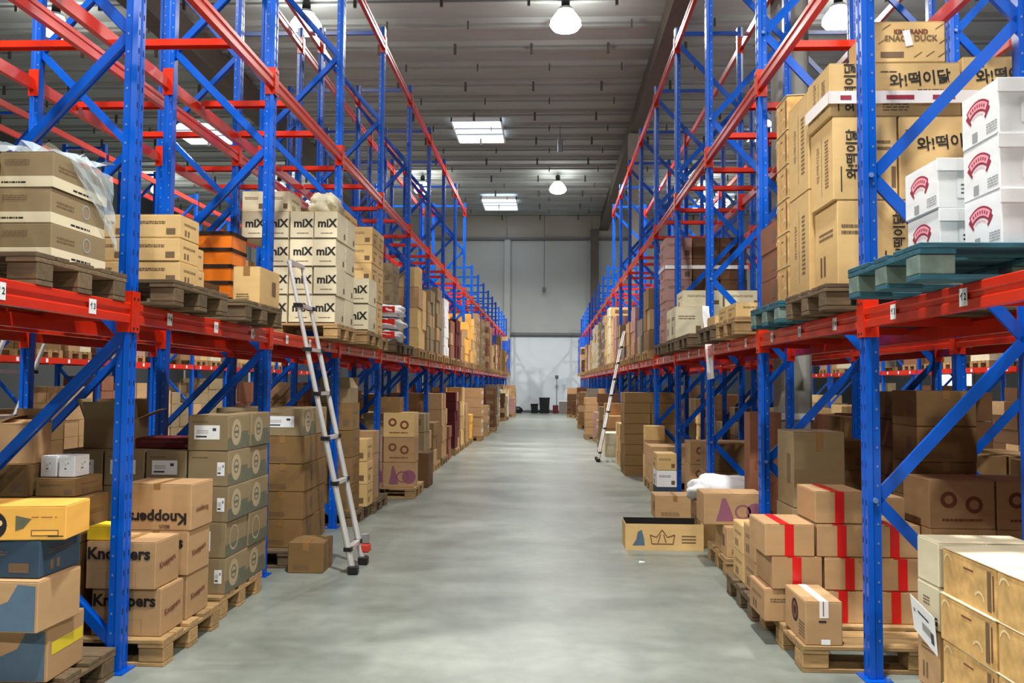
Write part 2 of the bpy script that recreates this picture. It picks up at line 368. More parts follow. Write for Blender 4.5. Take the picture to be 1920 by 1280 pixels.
# beam: local x = outward to the aisle (+), runs along y, centred; bh = height, lower edge at z=0
def beam_mesh(L, bh):
    pr = [(0, 0), (.045, 0), (.045, bh * .36), (.036, bh * .44), (.036, bh * .60), (.045, bh * .68), (.045, bh - .004), (.041, bh), (.018, bh), (.018, bh - .02), (0, bh - .02)]
    return MB().prism([(p, q) for p, q in pr][::-1], 'y', -L / 2, L / 2, 'red_steel').mesh('beam_body')
def conn_mesh(sg):
    # L-shaped hooked bracket that wraps the upright
    m = MB().box(-.03, .052, 0 if sg > 0 else -.006, .006 if sg > 0 else 0, -.05, .17, 'red_steel')
    m.box(.046, .052, *sorted((0, sg * .045)), -.05, .17, 'red_steel')
    for z in (-.03, .13): m.tube((.052, sg * .026, z), (.0545, sg * .026, z), .008, 'hole_dark', 6)
    return m.mesh('connector')
BH = 0.105
CLR = BAY - .092
MESH['beam'] = beam_mesh(CLR, BH); MESH['c+'] = conn_mesh(1); MESH['c-'] = conn_mesh(-1)
def beam(x, y, ztop, rotz, label, group=None):
    r = ob('rack_beam', MESH['beam'], None, (x, y, ztop - BH), (0, 0, rotz))
    ob('connector', MESH['c+'], r, (0, CLR / 2, 0)); ob('connector', MESH['c-'], r, (0, -CLR / 2, 0))
    tag(r, label, 'rack beam', group)
    return r
MESH['cross'] = MB().box(.055, DEP - .055, -.04, .04, -.03, -.002, 'red_steel').box(.055, DEP - .055, -.04, -.034, -.05, -.03, 'red_steel').box(.055, DEP - .055, .034, .04, -.05, -.03, 'red_steel').mesh('support_bar')
_txt = {}
def text_mesh(s, size, mt, bold=0.0, mirror=False):
    k = (s, round(size, 4), mt, bold, mirror)
    if k in _txt: return _txt[k]
    cu = bpy.data.curves.new('lettering', 'FONT'); cu.body = s; cu.size = size; cu.offset = bold * size; cu.align_x = 'CENTER'; cu.align_y = 'CENTER'; cu.resolution_u = 2
    t = bpy.data.objects.new('tmp', cu); me = bpy.data.meshes.new_from_object(t); bpy.data.objects.remove(t); bpy.data.curves.remove(cu)
    me.materials.clear(); me.materials.append(MATS[mt]); me.name = 'lettering'
    _txt[k] = me; return me
tagm = {}
def tag_mesh(i):
    if i not in tagm:
        m = MB().box(0, .0015, -.032, .032, -.036, .036, 'paper')
        tagm[i] = m.mesh('location_label')
    return tagm[i]
stuff_beam = MB()
def rack(xf, y1, s, posts, tallto, side, depthname, solid=True, lo=0):
    """s=+1 rack goes right of its aisle face; posts numbered lo..posts"""
    rz = 0 if s > 0 else pi
    zig = ZIG_R if side == 'right' else ZIG_L
    for k in range(lo, posts + 1):
        y = y1 + BAY * (k - 1); tall = k <= tallto
        where = {'A': 'in the rack row %s of the aisle' % side, 'B': 'in the row behind the %s aisle row' % side}[depthname]
        frame(xf, y, rz, tall, zig, '%s blue frame %s, %s post from the camera' % ('tall' if tall else 'shorter', where, ORD[k]) if k > 0 else 'tall blue frame nearest the camera %s' % where,
              None, simple=k > 9, bolts=k < 5)
    for k in range(lo, posts):
        yc = y1 + BAY * (k - .5)
        for lv, z in ((1, H1), (2, H2), (3, H3)):
            if lv == 3 and k >= tallto: continue
            for fr in (0, 1):
                bx = xf + (-s * .005 if not fr else s * (DEP + .005)); rr = (pi if s > 0 else 0) if not fr else (0 if s > 0 else pi)
                # body sits flush in front of / behind the uprights
                bx = xf + s * .040 if not fr else xf + s * (DEP - .040)
                if depthname == 'B' and k > 9:
                    x0, x1 = sorted((bx, bx + (s if fr else -s) * .045)); stuff_beam.box(x0, x1, yc - CLR/2, yc + CLR/2, z - BH, z, 'red_steel'); continue
                where = '%s %s row' % (('front' if not fr else 'rear'), {'A': side + ' aisle', 'B': 'far ' + side}[depthname])
                b = beam(bx, yc, z, rr, 'red beam, %s, %s level, %s bay from the camera' % (where, ORD[lv], ORD[k + 1]))
                if lv == 1 and fr == 0 and depthname == 'A':
                    offs = (-.70, .0, .70)
                    for q, oy in enumerate(offs):
                        ly = oy if s < 0 else -oy          # local y is mirrored on rotated beams
                        t = ob('location_label', tag_mesh(0), b, (.0455, ly, .052))
                        if k < 4:
                            d = ob('digit', text_mesh('\u2191%d' % ((k * 3 + q) % 9 + 1), .04, 'ink', .03), t, (.002, 0, 0), (pi/2, 0, pi/2))
            if lv < 3 or k < 5:
                for q, oy in enumerate((.6, 1.5)):
                    if lv == 3: continue
                    yy = y1 + BAY * (k - 1) + oy
                    if depthname == 'B' and (k > 9 or lv == 1):
                        x0, x1 = sorted((xf + s * .05, xf + s * (DEP - .05))); stuff_beam.box(x0, x1, yy - .04, yy + .04, z - .04, z - .004, 'red_steel'); continue
                    c = ob('support_bar', MESH['cross'], None, (xf, yy, z), (0, 0, rz))
                    tag(c, 'red cross bar, %s row, %s level, %s bay, %s of two' % ({'A': side + ' aisle', 'B': 'far ' + side}[depthname], ORD[lv], ORD[k + 1], ('nearer', 'further')[q]), 'support bar', 'red cross bars joining the shelf beams')
rack(XLF, Y1L, -1, NB, 9, 'left', 'A'); rack(XRF, Y1R, 1, NB, 9, 'right', 'A')
XLB, XRB = XLF - DEP - .22, XRF + DEP + .62
# the back-to-back rows face the next aisle; their near face is the rear one
rack(XLB, Y1L, -1, 14, 9, 'left', 'B'); rack(XRB, Y1R, 1, 14, 9, 'right', 'B')
# rows across the neighbouring aisles, simpler
def far_row(xf, s, side):
    rz = 0 if s > 0 else pi
    for k in range(1, 15):
        y = 5.5 + BAY * (k - 1)
        frame(xf, y, rz, k <= 9, ZIG_R, 'dim blue frame across the next %s aisle, %s post from the camera' % (side, ORD[k]), 'frames across the next %s aisle' % side, simple=True)
        if k < 14:
            for z in (H1, H2, H3):
                for bx in (xf, xf + s * DEP):
                    stuff_beam.box(bx - .025, bx + .025, y + .05, y + BAY - .05, z - BH, z, 'red_steel')
            for oy in (.4, 1.1, 1.8):
                stuff_beam.box(*sorted((xf - s * .025, xf - s * .028)), y + oy - .035, y + oy + .035, H1 - .09, H1 - .02, 'paper')
far_row(-9.0, -1, 'left'); far_row(9.0, 1, 'right')
o = ob('rack_beam', stuff_beam.mesh('far_beams')); tag(o, 'red beams of the racks further back and across the next aisles', 'rack beam', None, 'stuff')

# ------------------------------------------------------------------ pallets
def pallet_meshes(L, D, wood, blk):
    k = ('pal', L, D, wood)
    if k in MESH: return MESH[k]
    # L along y (aisle side), D along x
    bw = L * .145 / .8
    r = {}
    r['deck_board'] = MB().cbox(-D/2, D/2, -bw/2, bw/2, 0, .022, wood, .003).mesh('deck_board')
    r['deck_slim'] = MB().cbox(-D/2, D/2, -bw*.34, bw*.34, 0, .022, wood, .003).mesh('deck_board')
    r['stringer_board'] = MB().cbox(-.07, .07, -L/2 + .002, L/2 - .002, 0, .022, wood, .003).mesh('stringer_board')
    r['block'] = MB().cbox(-.07, .07, -bw*.42, bw*.42, 0, .078, blk, .005).mesh('block')
    r['bottom_board'] = MB().cbox(-D/2, D/2, -bw*.42, bw*.42, 0, .022, wood, .003).mesh('bottom_board')
    MESH[k] = r; return r
def pallet(s, X, Y, z, label, L=.8, D=1.2, wood='pallet_wood', blk=None, detail=True, rot=0, group=None):
    blk = blk or wood
    cx = X + s * D / 2; cy = Y + L / 2
    if not detail:
        k = ('pals', L, D, wood)
        if k not in MESH:
            m = MB()
            for j in range(5): a = -L/2 + j * (L - .12) / 4; m.box(-D/2, D/2, a, a + .12, .122, .144, wood)
            for x in (-D/2, -.07, D/2 - .14): m.box(x, x + .14, -L/2, L/2, .1, .122, wood)
            for x in (-D/2, -.07, D/2 - .14):
                for y in (-L/2, -.06, L/2 - .12): m.box(x, x + .14, y, y + .12, .022, .1, blk)
            for y in (-L/2, -.06, L/2 - .12): m.box(-D/2, D/2, y, y + .12, 0, .022, wood)
            MESH[k] = m.mesh('pallet')
        r = ob('pallet', MESH[k], None, (cx, cy, z), (0, 0, rot))
    else:
        r = bpy.data.objects.new('pallet', None); COL.objects.link(r); r.location = (cx, cy, z); r.rotation_euler = (0, 0, rot)
        M = pallet_meshes(L, D, wood, blk); bw = L * .145 / .8
        ys = [-L/2 + bw/2, -L/4 + .01, 0, L/4 - .01, L/2 - bw/2]
        for j, yy in enumerate(ys): ob('deck_board', M['deck_slim' if j in (1, 3) else 'deck_board'], r, (0, yy, .122))
        for x in (-D/2 + .07, 0, D/2 - .07):
            ob('stringer_board', M['stringer_board'], r, (x, 0, .1))
            for yy in (ys[0], 0, ys[4]): ob('block', M['block'], r, (x, yy, .022))
        for yy in (ys[0], 0, ys[4]): ob('bottom_board', M['bottom_board'], r, (0, yy, 0))
    tag(r, label, 'pallet', group)
    return r

# ------------------------------------------------------------------ cartons
def carton_mesh(w, l, h, m, opened=False):
    k = ('ct', round(w, 3), round(l, 3), round(h, 3), m, opened)
    if k in MESH: return MESH[k]
    b = MB(); g = .003
    if not opened:
        b.cbox(-w/2 + g, w/2 - g, -l/2 + g, l/2 - g, 0.001, h - .004, m, .004)
        b.box(-w/2 + g + .002, -.002, -l/2 + g + .001, l/2 - g - .001, h - .004, h - .001, m)
        b.box(.002, w/2 - g - .002, -l/2 + g + .001, l/2 - g - .001, h - .004, h - .001, m)
    else:
        t = .006
        b.box(-w/2, w/2, -l/2, l/2, 0, t, m)
        b.box(-w/2, -w/2 + t, -l/2, l/2, t, h, m); b.box(w/2 - t, w/2, -l/2, l/2, t, h, m)
        b.box(-w/2 + t, w/2 - t, -l/2, -l/2 + t, t, h, m); b.box(-w/2 + t, w/2 - t, l/2 - t, l/2, t, h, m)
    MESH[k] = b.mesh('carton'); return MESH[k]
# decoration frames: near face (-y) and aisle face
def face_map(face, s, w, l, h):
    """returns function (u,v,out)->(x,y,z) local; u 0..1 left->right seen from outside, v 0..1 up"""
    g = .003
    if face == 'n': return (lambda u, v, e: (-w/2 + u * w, -l/2 + g - e, v * h)), w, (pi/2, 0, 0)
    if face == 't': return (lambda u, v, e: (-w/2 + u * w, -l/2 + v * l, h - .001 + e)), w, (0, 0, 0)
    if s > 0: return (lambda u, v, e: (-w/2 + g - e, l/2 - u * l, v * h)), l, (pi/2, 0, -pi/2)
    return (lambda u, v, e: (w/2 - g + e, -l/2 + u * l, v * h)), l, (pi/2, 0, pi/2)
def patch(mb, fm, u0, u1, v0, v1, mt, e=.0012):
    mb.quad([fm(u0, v0, e), fm(u1, v0, e), fm(u1, v1, e), fm(u0, v1, e)], mt)
def disc(mb, fm, fw_, h, u, v, r, mt, e=.0012, n=20, r0=0, a0=0, a1=2*pi, sq=1.0):
    A = [a0 + (a1 - a0) * i / n for i in range(n + 1)]
    for i in range(n):
        P = [fm(u + R * cos(a) / fw_, v + R * sin(a) * sq / h, e) for R, a in ((r, A[i]), (r, A[i+1]), (r0, A[i+1]), (r0, A[i]))]
        mb.add(P, [(3, 2, 1, 0)], mt)
def DECOR(style, s, w, l, h):
    """list of (part name, mesh) for a style; text returned as (name, mesh, loc, rot)"""
    k = ('dec', style, s, round(w, 3), round(l, 3), round(h, 3))
    if k in MESH: return MESH[k]
    out = []
    N, nw, nrot = face_map('n', s, w, l, h); A, aw, arot = face_map('a', s, w, l, h); T, tw, trot = face_map('t', s, w, l, h)
    def P(name, fn):
        mb = MB(); fn(mb); out.append((name, mb.mesh(name), (0, 0, 0), (0, 0, 0)))
    def TX(sv, face, u, v, size, mt='ink', bold=.02, turn=0, name='lettering'):
        fm, fwid, rot = {'n': (N, nw, nrot), 'a': (A, aw, arot), 't': (T, tw, trot)}[face]
        e = Matrix.Rotation(turn, 4, 'Z'); r4 = (Matrix.Rotation(rot[2], 4, 'Z') @ Matrix.Rotation(rot[0], 4, 'X') @ e).to_euler()
        out.append((name, text_mesh(sv, size, mt, bold), fm(u, v, .0022), tuple(r4)))
    def tape_top(mt, wd=.024, drop=.35):
        def fn(mb):
            mb.box(-wd, wd, -l/2 + .002, l/2 - .002, h - .001, h + .0006, mt)
            patch(mb, N, .5 - wd / w, .5 + wd / w, 1 - drop, 1, mt)
        P('tape', fn)
    def lines(mb, fm, u0, u1, v0, v1, n, mt, seed=1):
        rr = random.Random(seed)
        for i in range(n):
            a = v0 + (v1 - v0) * i / n; b_ = a + (v1 - v0) / n * .5; u = u0
            while u < u1 - .01:
                du = rr.uniform(.02, .09); patch(mb, fm, u, min(u1, u + du), a, b_, mt); u += du + .012
    def sticker(u0, u1, v0, v1, face='n'):
        fm = N if face == 'n' else A
        def fn(mb):
            patch(mb, fm, u0, u1, v0, v1, 'paper')
            du, dv = u1 - u0, v1 - v0
            patch(mb, fm, u0 + .08*du, u0 + .5*du, v0 + .14*dv, v0 + .26*dv, 'paper_ink', .0018); patch(mb, fm, u0 + .72*du, u0 + .86*du, v0 + .6*dv, v0 + .8*dv, 'paper_ink', .0018)
            for q in (.42, .52, .62): patch(mb, fm, u0 + .1*du, u0 + .55*du, v0 + q*dv, v0 + (q+.03)*dv, 'ink_grey', .0018)
        P('shipping_label', fn)
    if style == 'wafer':
        TX('Knoppers', 'n', .47, .74, .088, 'ink', .035); TX('Knoppers', 'a', .5, .5, .05, 'ink_rust', .02, .12)
        P('print', lambda mb: (patch(mb, N, .3, .72, .05, .053, 'ink_soft'), patch(mb, N, .3, .72, .35, .353, 'ink_soft'), patch(mb, N, .3, .303, .05, .35, 'ink_soft'), patch(mb, N, .717, .72, .05, .35, 'ink_soft')))
        tape_top('tape_brown', .02, .12)
    elif style == 'wafer_flip':
        TX('Knoppers', 'n', .52, .27, .088, 'ink', .035, pi); TX('Milch', 'n', .62, .09, .03, 'ink_soft', .03, pi)
        TX('Knoppers', 'a', .5, .4, .045, 'ink_rust', .02, pi); tape_top('tape_brown', .02, .12)
    elif style in ('green', 'green_lbl'):
        def fn(mb):
            patch(mb, A, 0.005, .995, .01, .36, 'ink_green'); patch(mb, A, .52, .92, .36, .5, 'ink_green')
            disc(mb, A, aw, h, .36, .5, h * .38, 'ink_light', .0016, r0=h * .31); disc(mb, A, aw, h, .36, .5, h * .31, 'ink_light', .0015, n=14); disc(mb, A, aw, h, .36, .52, h * .2, 'ink_green', .002, r0=h * .15)
            patch(mb, A, .28, .46, .47, .55, 'ink_green', .0022)
        P('print', fn)
        P('print', lambda mb: (lines(mb, N, .12, .5, .8, .86, 1, 'ink_soft', 5),))
        if style == 'green_lbl': sticker(.16, .78, .32, .72)
        else: sticker(.72, .9, .3, .68); 
    elif style == 'green_tag':
        P('print', lambda mb: (patch(mb, A, 0.005, .995, .01, .36, 'ink_green'), disc(mb, A, aw, h, .36, .5, h * .36, 'ink_light', .0016, r0=h * .3)))
        sticker(.3, .62, .2, .75)
    elif style == 'mix':
        TX('miX', 'n', .56, .56, h * .40, 'ink', .035)
        P('print', lambda mb: (lines(mb, N, .3, .8, .2, .27, 1, 'ink_soft', 3), patch(mb, A, .7, .85, .15, .35, 'ink_soft'), patch(mb, N, .02, .98, .02, .06, 'ink')))
    elif style in ('korean', 'korean_side', 'korean_top'):
        if style == 'korean':
            TX('\uc640!\ub5a1\uc774\ub2ed', 'n', .53, .68, .085, 'ink', .02, .09)
            P('print', lambda mb: (lines(mb, N, .08, .27, .82, .86, 1, 'ink', 2), lines(mb, N, .5, .8, .47, .53, 1, 'ink_soft', 9), lines(mb, N, .3, .8, .34, .37, 1, 'ink_rust', 4), lines(mb, N, .1, .4, .1, .26, 3, 'ink_soft', 6)))
        elif style == 'korean_side':
            TX('\uc640!\ub5a1\uc774\ub2ed', 'n', .5, .55, .07, 'ink', .02, pi/2); TX('\uc640!\ub5a1\uc774\ub2ed', 'a', .35, .55, .055, 'ink_soft', .0, pi/2)
            P('print', lambda mb: (lines(mb, A, .65, .8, .2, .8, 14, 'ink_soft', 5), patch(mb, A, .5, .51, .12, .85, 'ink'), patch(mb, N, .2, .23, .1, .4, 'ink')))
        else:
            TX('KIM BRAND', 'n', .52, .74, .035, 'ink_rust', .05); TX('SNACK DUCK', 'n', .52, .58, .045, 'ink_soft', .03)
            def fn(mb):
                for (u, v) in ((.12, .8), (.06, .45), (.85, .8), (.9, .45), (.55, .12), (.72, .14), (.88, .12)):
                    mb.quad([N(u, v, .0012), N(u + .02, v, .0012), N(u + .13, v + .13, .0012), N(u + .11, v + .13, .0012)], 'ink_soft')
                patch(mb, N, .1, .42, .12, .26, 'ink_soft')
            P('print', fn)
            P('shipping_label', lambda mb: mb.quad([N(.45, .38, .003), N(.55, .42, .003), N(.5, .8, .003), N(.4, .76, .003)], 'paper'))
    elif style == 'white_logo':
        def fn(mb):
            c0 = .14
            disc(mb, A, aw, h, .46, c0, h * .68, 'ink_crimson', .0012, 20, h * .46, radians(52), radians(128))
            disc(mb, A, aw, h, .46, c0, h * .64, 'ink_pink', .0018, 20, h * .50, radians(55), radians(125))
            for q in range(7):
                a = radians(65 + q * 8.4); disc(mb, A, aw, h, .46, c0, h * .60, 'ink_crimson', .0024, 2, h * .54, a - .035, a + .035)
            for a in (48, 132):
                disc(mb, A, aw, h, .46, c0, h * .62, 'ink_crimson', .0014, 2, h * .38, radians(a - 4), radians(a + 4))
            disc(mb, A, aw, h, .46, c0, h * .42, 'ink_pink', .0012, 10, h * .40, radians(60), radians(120))
            lines(mb, A, .68, .95, .1, .3, 4, 'ink_grey', 3); patch(mb, A, .3, .44, .06, .24, 'ink_grey')
        P('print', fn)
        P('flap', lambda mb: mb.cbox(-w/2 - .003, w/2 + .003, -l/2 - .004, -l/2 + .003, h * .74, h - .001, 'white_card', .0015))
        P('print', lambda mb: (patch(mb, N, .25, .7, .2, .6, 'paper'), lines(mb, N, .3, .65, .28, .52, 3, 'ink_grey', 8)))
    elif style == 'redtape':
        def fn(mb):
            mb.box(-.055, .0, -l/2 + .002, l/2 - .002, h - .001, h + .0006, 'tape_red'); patch(mb, N, .40, .58, 0.01, 1, 'tape_red')
        P('tape', fn)
    elif style == 'coffee':
        P('tape', lambda mb: (mb.box(-.022, .022, -l/2 + .002, l/2 - .002, h - .001, h + .0006, 'tape_white'), patch(mb, N, .38, .62, .62, 1, 'tape_white'), patch(mb, N, .47, .5, .66, 1, 'ink_purple', .0017)))
        def fn(mb):
            disc(mb, A, aw, h, .5, .6, h * .27, 'ink'); disc(mb, A, aw, h, .5, .6, h * .2, 'ink_rust', .0018, r0=h * .1)
            lines(mb, A, .68, .95, .12, .5, 5, 'ink_soft', 3); patch(mb, N, .36, .56, .52, .56, 'hole_dark', .0016); patch(mb, N, .42, .66, .02, .14, 'paper', .0015)
        P('print', fn)
    elif style == 'gold':
        def fn(mb):
            disc(mb, A, aw, h, .12, .72, h * .2, 'ink_cream', .0012, 14, h * .15, .4, 3.0); disc(mb, A, aw, h, .7, .2, h * .22, 'ink_cream', .0012, 14, h * .17, .2, 2.6)
            patch(mb, A, .84, .90, .1, .9, 'ink_soft', .0016); patch(mb, A, .93, .95, .15, .85, 'ink_rust', .0018); patch(mb, A, .42, .6, .74, .78, 'ink_rust', .0016)
        P('print', fn)
        P('flap', lambda mb: mb.add([(-w/2, -l/2, h), (-w/2, l/2, h), (w/2 - .05, l/2, h + .012), (w/2 - .05, -l/2, h + .012), (-w/2, -l/2, h + .004), (-w/2, l/2, h + .004), (w/2 - .05, l/2, h + .016), (w/2 - .05, -l/2, h + .016)], [(0,1,2,3),(7,6,5,4),(0,3,7,4),(1,5,6,2),(0,4,5,1),(3,2,6,7)], 'cream'))
    elif style == 'ginger':
        TX('GINGG', 'a', .62, .2, .042, 'ink', .06); P('print', lambda mb: (lines(mb, A, .3, .6, .5, .72, 3, 'ink_soft', 2),))
    elif style in ('bluewave', 'bluewave_plain'):
        def fn(mb):
            mb.quad([N(.30, .03, .0012), N(.97, .03, .0012), N(.97, .9, .0012), N(.82, .93, .0012), N(.74, .6, .0012), N(.5, .36, .0012)], 'ink_blue')
            lines(mb, N, .04, .5, .62, .78, 2, 'ink_soft', 4)
        P('print', fn); TX('RENESA', 'n', .25, .3, h * .22, 'ink_blue', .02)
        (P('tape', lambda mb: (patch(mb, A, .1, .95, .45, .68, 'tape_yellow'),)) if style == 'bluewave' else None)
    elif style == 'wheel':
        def fn(mb):
            disc(mb, N, nw, h, .62, .44, h * .42, 'ink'); 
            for q in range(5): disc(mb, N, nw, h, .62 + cos(q * 1.257 + .3) * h * .22 / nw, .44 + sin(q * 1.257 + .3) * .22, h * .09, 'ink_cream', .0018, 8)
            patch(mb, N, .905, .985, .1, .13, 'ink', .0016)
            mb.quad([N(.74, .28, .0012), N(.78, .35, .0012), N(.82, .62, .0012), N(.74, .72, .0012)], 'ink_green')
            lines(mb, N, .82, .95, .66, .70, 1, 'ink_rust', 3); patch(mb, N, .82, .96, .12, .30, 'ink_soft'); patch(mb, N, .825, .955, .15, .27, 'orange_card', .0016); lines(mb, N, .835, .95, .17, .26, 1, 'ink', 12)
        P('print', fn)
    elif style == 'milk':
        def fn(mb):
            lines(mb, N, .1, .55, .62, .8, 3, 'ink_soft', 5); lines(mb, N, .05, .5, .1, .2, 1, 'ink', 8)
            disc(mb, A, aw, h, .62, .62, h * .22, 'ink_grey', .0012, r0=h * .17); lines(mb, A, .35, .7, .08, .2, 1, 'ink', 6); lines(mb, A, .1, .4, .5, .7, 2, 'ink_soft', 7)
            patch(mb, A, .005, .995, 0, .3, 'cream', .0008); patch(mb, N, .005, .995, 0, .3, 'cream', .0008)
        P('print', fn)
    elif style == 'purple':
        def fn(mb):
            mb.quad([N(.2, .12, .0012), N(.5, .12, .0012), N(.44, .5, .0012), N(.36, .85, .0012), N(.3, .85, .0012), N(.26, .5, .0012)], 'ink_purple')
            disc(mb, N, nw, h, .64, .42, h * .26, 'ink_purple', .0012, 16, h * .2, sq=.9); disc(mb, N, nw, h, .84, .42, h * .28, 'ink_purple', .0012)
        P('print', fn)
    elif style == 'fruit':
        P('print', lambda mb: (disc(mb, N, nw, h, .3, .6, min(h, w) * .17, 'ink_rust', .0012, 12, min(h, w) * .09), disc(mb, N, nw, h, .68, .5, min(h, w) * .18, 'ink_rust', .0012, 12, min(h, w) * .1), lines(mb, N, .2, .8, .16, .26, 1, 'ink_rust', 3)))
    elif style == 'taped':
        tape_top('tape_brown', .024, .25)
        P('print', lambda mb: (lines(mb, N, .15, .6, .12, .3, 3, 'ink_soft', 4), patch(mb, A, .6, .8, .3, .7, 'ink_soft')))
    elif style == 'small_print':
        P('print', lambda mb: (lines(mb, N, .12, .7, .6, .75, 2, 'ink_soft', 8), lines(mb, A, .2, .8, .6, .72, 2, 'ink_soft', 9), patch(mb, A, .25, .33, .15, .4, 'ink_soft'), patch(mb, A, .4, .48, .15, .4, 'ink_soft'), patch(mb, N, .72, .9, .15, .4, 'ink_soft')))
    elif style == 'dots':
        sticker(.35, .65, .3, .8); sticker(.4, .7, .3, .8, 'a')
    MESH[k] = out; return out

HB = [0]
def carton(s, X, Y, z, w, l, h, m, style, label, rot=0.0, cat='carton', group=None, opened=False):
    """X: aisle-side x, Y: near y, z: underside"""
    o = ob('carton', carton_mesh(w, l, h, m, opened), None, (X + s * w / 2, Y + l / 2, z), (0, 0, rot))
    if style:
        for nm, me, lo, ro in DECOR(style, s, w, l, h): ob(nm, me, o, lo, ro)
    tag(o, label, cat, group); HB[0] += 1
    return o
def layer_word(i, n): return 'top' if (i == n - 1 and n > 1) else ('bottom' if i == 0 else ORD[i + 1] + ' lowest')
def stack(s, X, Y, z, nx, ny, nz, w, l, h, m, style, adj, where, skip=(), only=None, jit=.006, gap=.004, alt=None):
    """shell of a block of cartons; nz may be a function of (ix,iy)"""
    rr = random.Random(int(abs(X * 1000) + Y * 977 + z * 31))
    for ix in range(nx):
        for iy in range(ny):
            n = nz(ix, iy) if callable(nz) else nz
            for iz in range(n):
                inner = ix > 0 and iy > 0 and iz < n - 1
                if inner or (ix, iy, iz) in skip: continue
                st = style(ix, iy, iz) if callable(style) else style
                mm = m(ix, iy, iz) if callable(m) else m
                pos = ('aisle-side ' if ix == 0 else ORD[ix + 1] + '-inward ') if nx > 1 else ''
                row = ('' if ny == 1 else ('front-row ' if iy == 0 else ORD[iy + 1] + '-row '))
                lab = '%s carton, %s%s%s of the stack %s' % (adj, pos, row, layer_word(iz, n), where)
                carton(s, X + s * ix * (w + gap) + rr.uniform(-jit, jit), Y + iy * (l + gap) + rr.uniform(-jit, jit) * .5, z + iz * h, w, l, h, mm, st, lab, rr.uniform(-jit, jit) * 1.2)
PT = .144; FL, SH = PT, H1 + PT      # load heights on floor pallet / shelf pallet

# ---- left floor
pallet(-1, -2.05, 4.545, 0, 'pale wooden pallet under the wafer cartons at lower left')
WW = 'by the front left post'
carton(-1, -2.09, 4.60, FL, .39, .29, .255, 'kraft', 'wafer', 'kraft carton with black lettering on lowest layer by front left post')
carton(-1, -2.115, 4.575, FL + .256, .39, .30, .255, 'kraft', 'wafer', 'kraft carton with upright black lettering and yellow box on top')
carton(-1, -2.09, 4.93, FL, .39, .32, .255, 'kraft', 'wafer', 'kraft lettered carton, bottom, in rear wafer column')
carton(-1, -2.085, 4.92, FL + .256, .39, .32, .255, 'kraft', 'wafer', 'kraft lettered carton, middle, in rear wafer column')
carton(-1, -2.075, 4.93, FL + .512, .42, .32, .27, 'kraft', 'wafer_flip', 'kraft carton with upside-down black lettering, top of rear wafer column')
carton(-1, -2.36, 4.60, FL + .511, .16, .2, .075, 'yellow_card', None, 'small bright yellow box atop the lettered carton behind front left post')
stack(-1, -2.56, 4.62, FL, 2, 1, 3, .33, .30, .245, 'kraft_dark', 'small_print', 'plain brown', 'left of the lettered cartons')
carton(-1, -2.50, 4.93, FL, .33, .3, .3, 'kraft_dark', 'small_print', 'plain brown carton low behind the lettered cartons')
carton(-1, -2.86, 4.93, FL, .35, .3, .3, 'kraft_dark', 'small_print', 'plain brown carton low at the inner rear of wafer pallet')
pallet(-1, -2.095, 5.46, 0, 'pale wooden pallet under the green-printed cartons')
stack(-1, -2.09, 5.53, FL, 4, 2, lambda a, b: 5 if a == 0 else 4, .275, .40, .232, 'kraft_olive', lambda a, b, c: 'green_lbl' if (c == 4 or (a > 0 and c == 3 and a < 4)) else ('green_tag' if (c == 1 or (a > 0)) else 'green'), 'green-printed', 'behind the wafer cartons')
# bottom-left blue printed cartons and the orange one
pallet(-1, -2.24, 3.62, 0, 'weathered pallet at the bottom left corner under blue-printed cartons', wood='pallet_old')
carton(-1, -2.29, 3.86, FL, .55, .34, .255, 'kraft', 'bluewave', 'lowest carton with blue wave print at bottom left corner', .05)
carton(-1, -2.26, 3.76, FL + .256, .55, .34, .23, 'kraft', 'bluewave_plain', 'middle carton with blue wave print at bottom left corner', -.02)
carton(-1, -2.29, 3.80, FL + .487, .52, .34, .17, 'blue_card', 'small_print', 'dark blue carton directly under the orange carton')
carton(-1, -2.20, 3.76, FL + .658, .85, .28, .155, 'orange_card', 'wheel', 'bright orange carton with black wheel print at left edge', .14)
carton(-1, -2.85, 3.88, FL, .4, .34, .25, 'kraft_dark', 'small_print', 'brown carton at the left border beside blue-printed ones')
carton(-1, -2.87, 4.62, FL + .736, .33, .30, .18, 'kraft_dark', 'small_print', 'low brown carton under the narrow open carton at left')
carton(-1, -2.62, 4.66, FL + .736, .235, .3, .10, 'kraft_dark', 'small_print', 'flat brown carton in front of the two white boxes')
for i, x in enumerate((-2.66, -2.765)):
    carton(-1, x, 4.72, FL + .837, .10, .16, .12, 'white_card', 'dots', '%s small white box standing on the flat brown carton' % ('right' if i == 0 else 'left'))
# open carton with flaps on the green-printed block
def open_carton(s, X, Y, z, w, l, h, m, label, flaps=(60, 130, 40, 110), rot=0):
    r = carton(s, X, Y, z, w, l, h, m, None, label, rot, opened=True)
    ob('inner_shade', MB().box(-w/2 + .01, w/2 - .01, -l/2 + .01, l/2 - .01, .01, h * .35, 'shade_dark').mesh('inner_shade'), r)  # dark filler block painting the shade in an open carton
    for i, a in enumerate(flaps):
        a = radians(a); half = (w if i < 2 else l) / 2; fl = half * .8
        L = (l if i < 2 else w) / 2 - .004
        d = Vector((cos(a), sin(a)))
        p0 = half; p1x, p1z = half + fl * cos(a), h + fl * sin(a)
        sg = 1 if i % 2 else -1; n = Vector((-d.y, d.x)) * .002
        vs = []
        for (px, pz) in ((p0 + n.x, h + n.y), (p1x + n.x, p1z + n.y), (p1x - n.x, p1z - n.y), (p0 - n.x, h - n.y)):
            for t in (-L, L): vs.append((sg * px, t, pz) if i < 2 else (t, sg * px, pz))
        ob('flap', MB().add(vs, [(0,1,3,2),(2,3,5,4),(4,5,7,6),(6,7,1,0),(0,2,4,6),(1,7,5,3)], m).mesh('flap'), r)
    return r
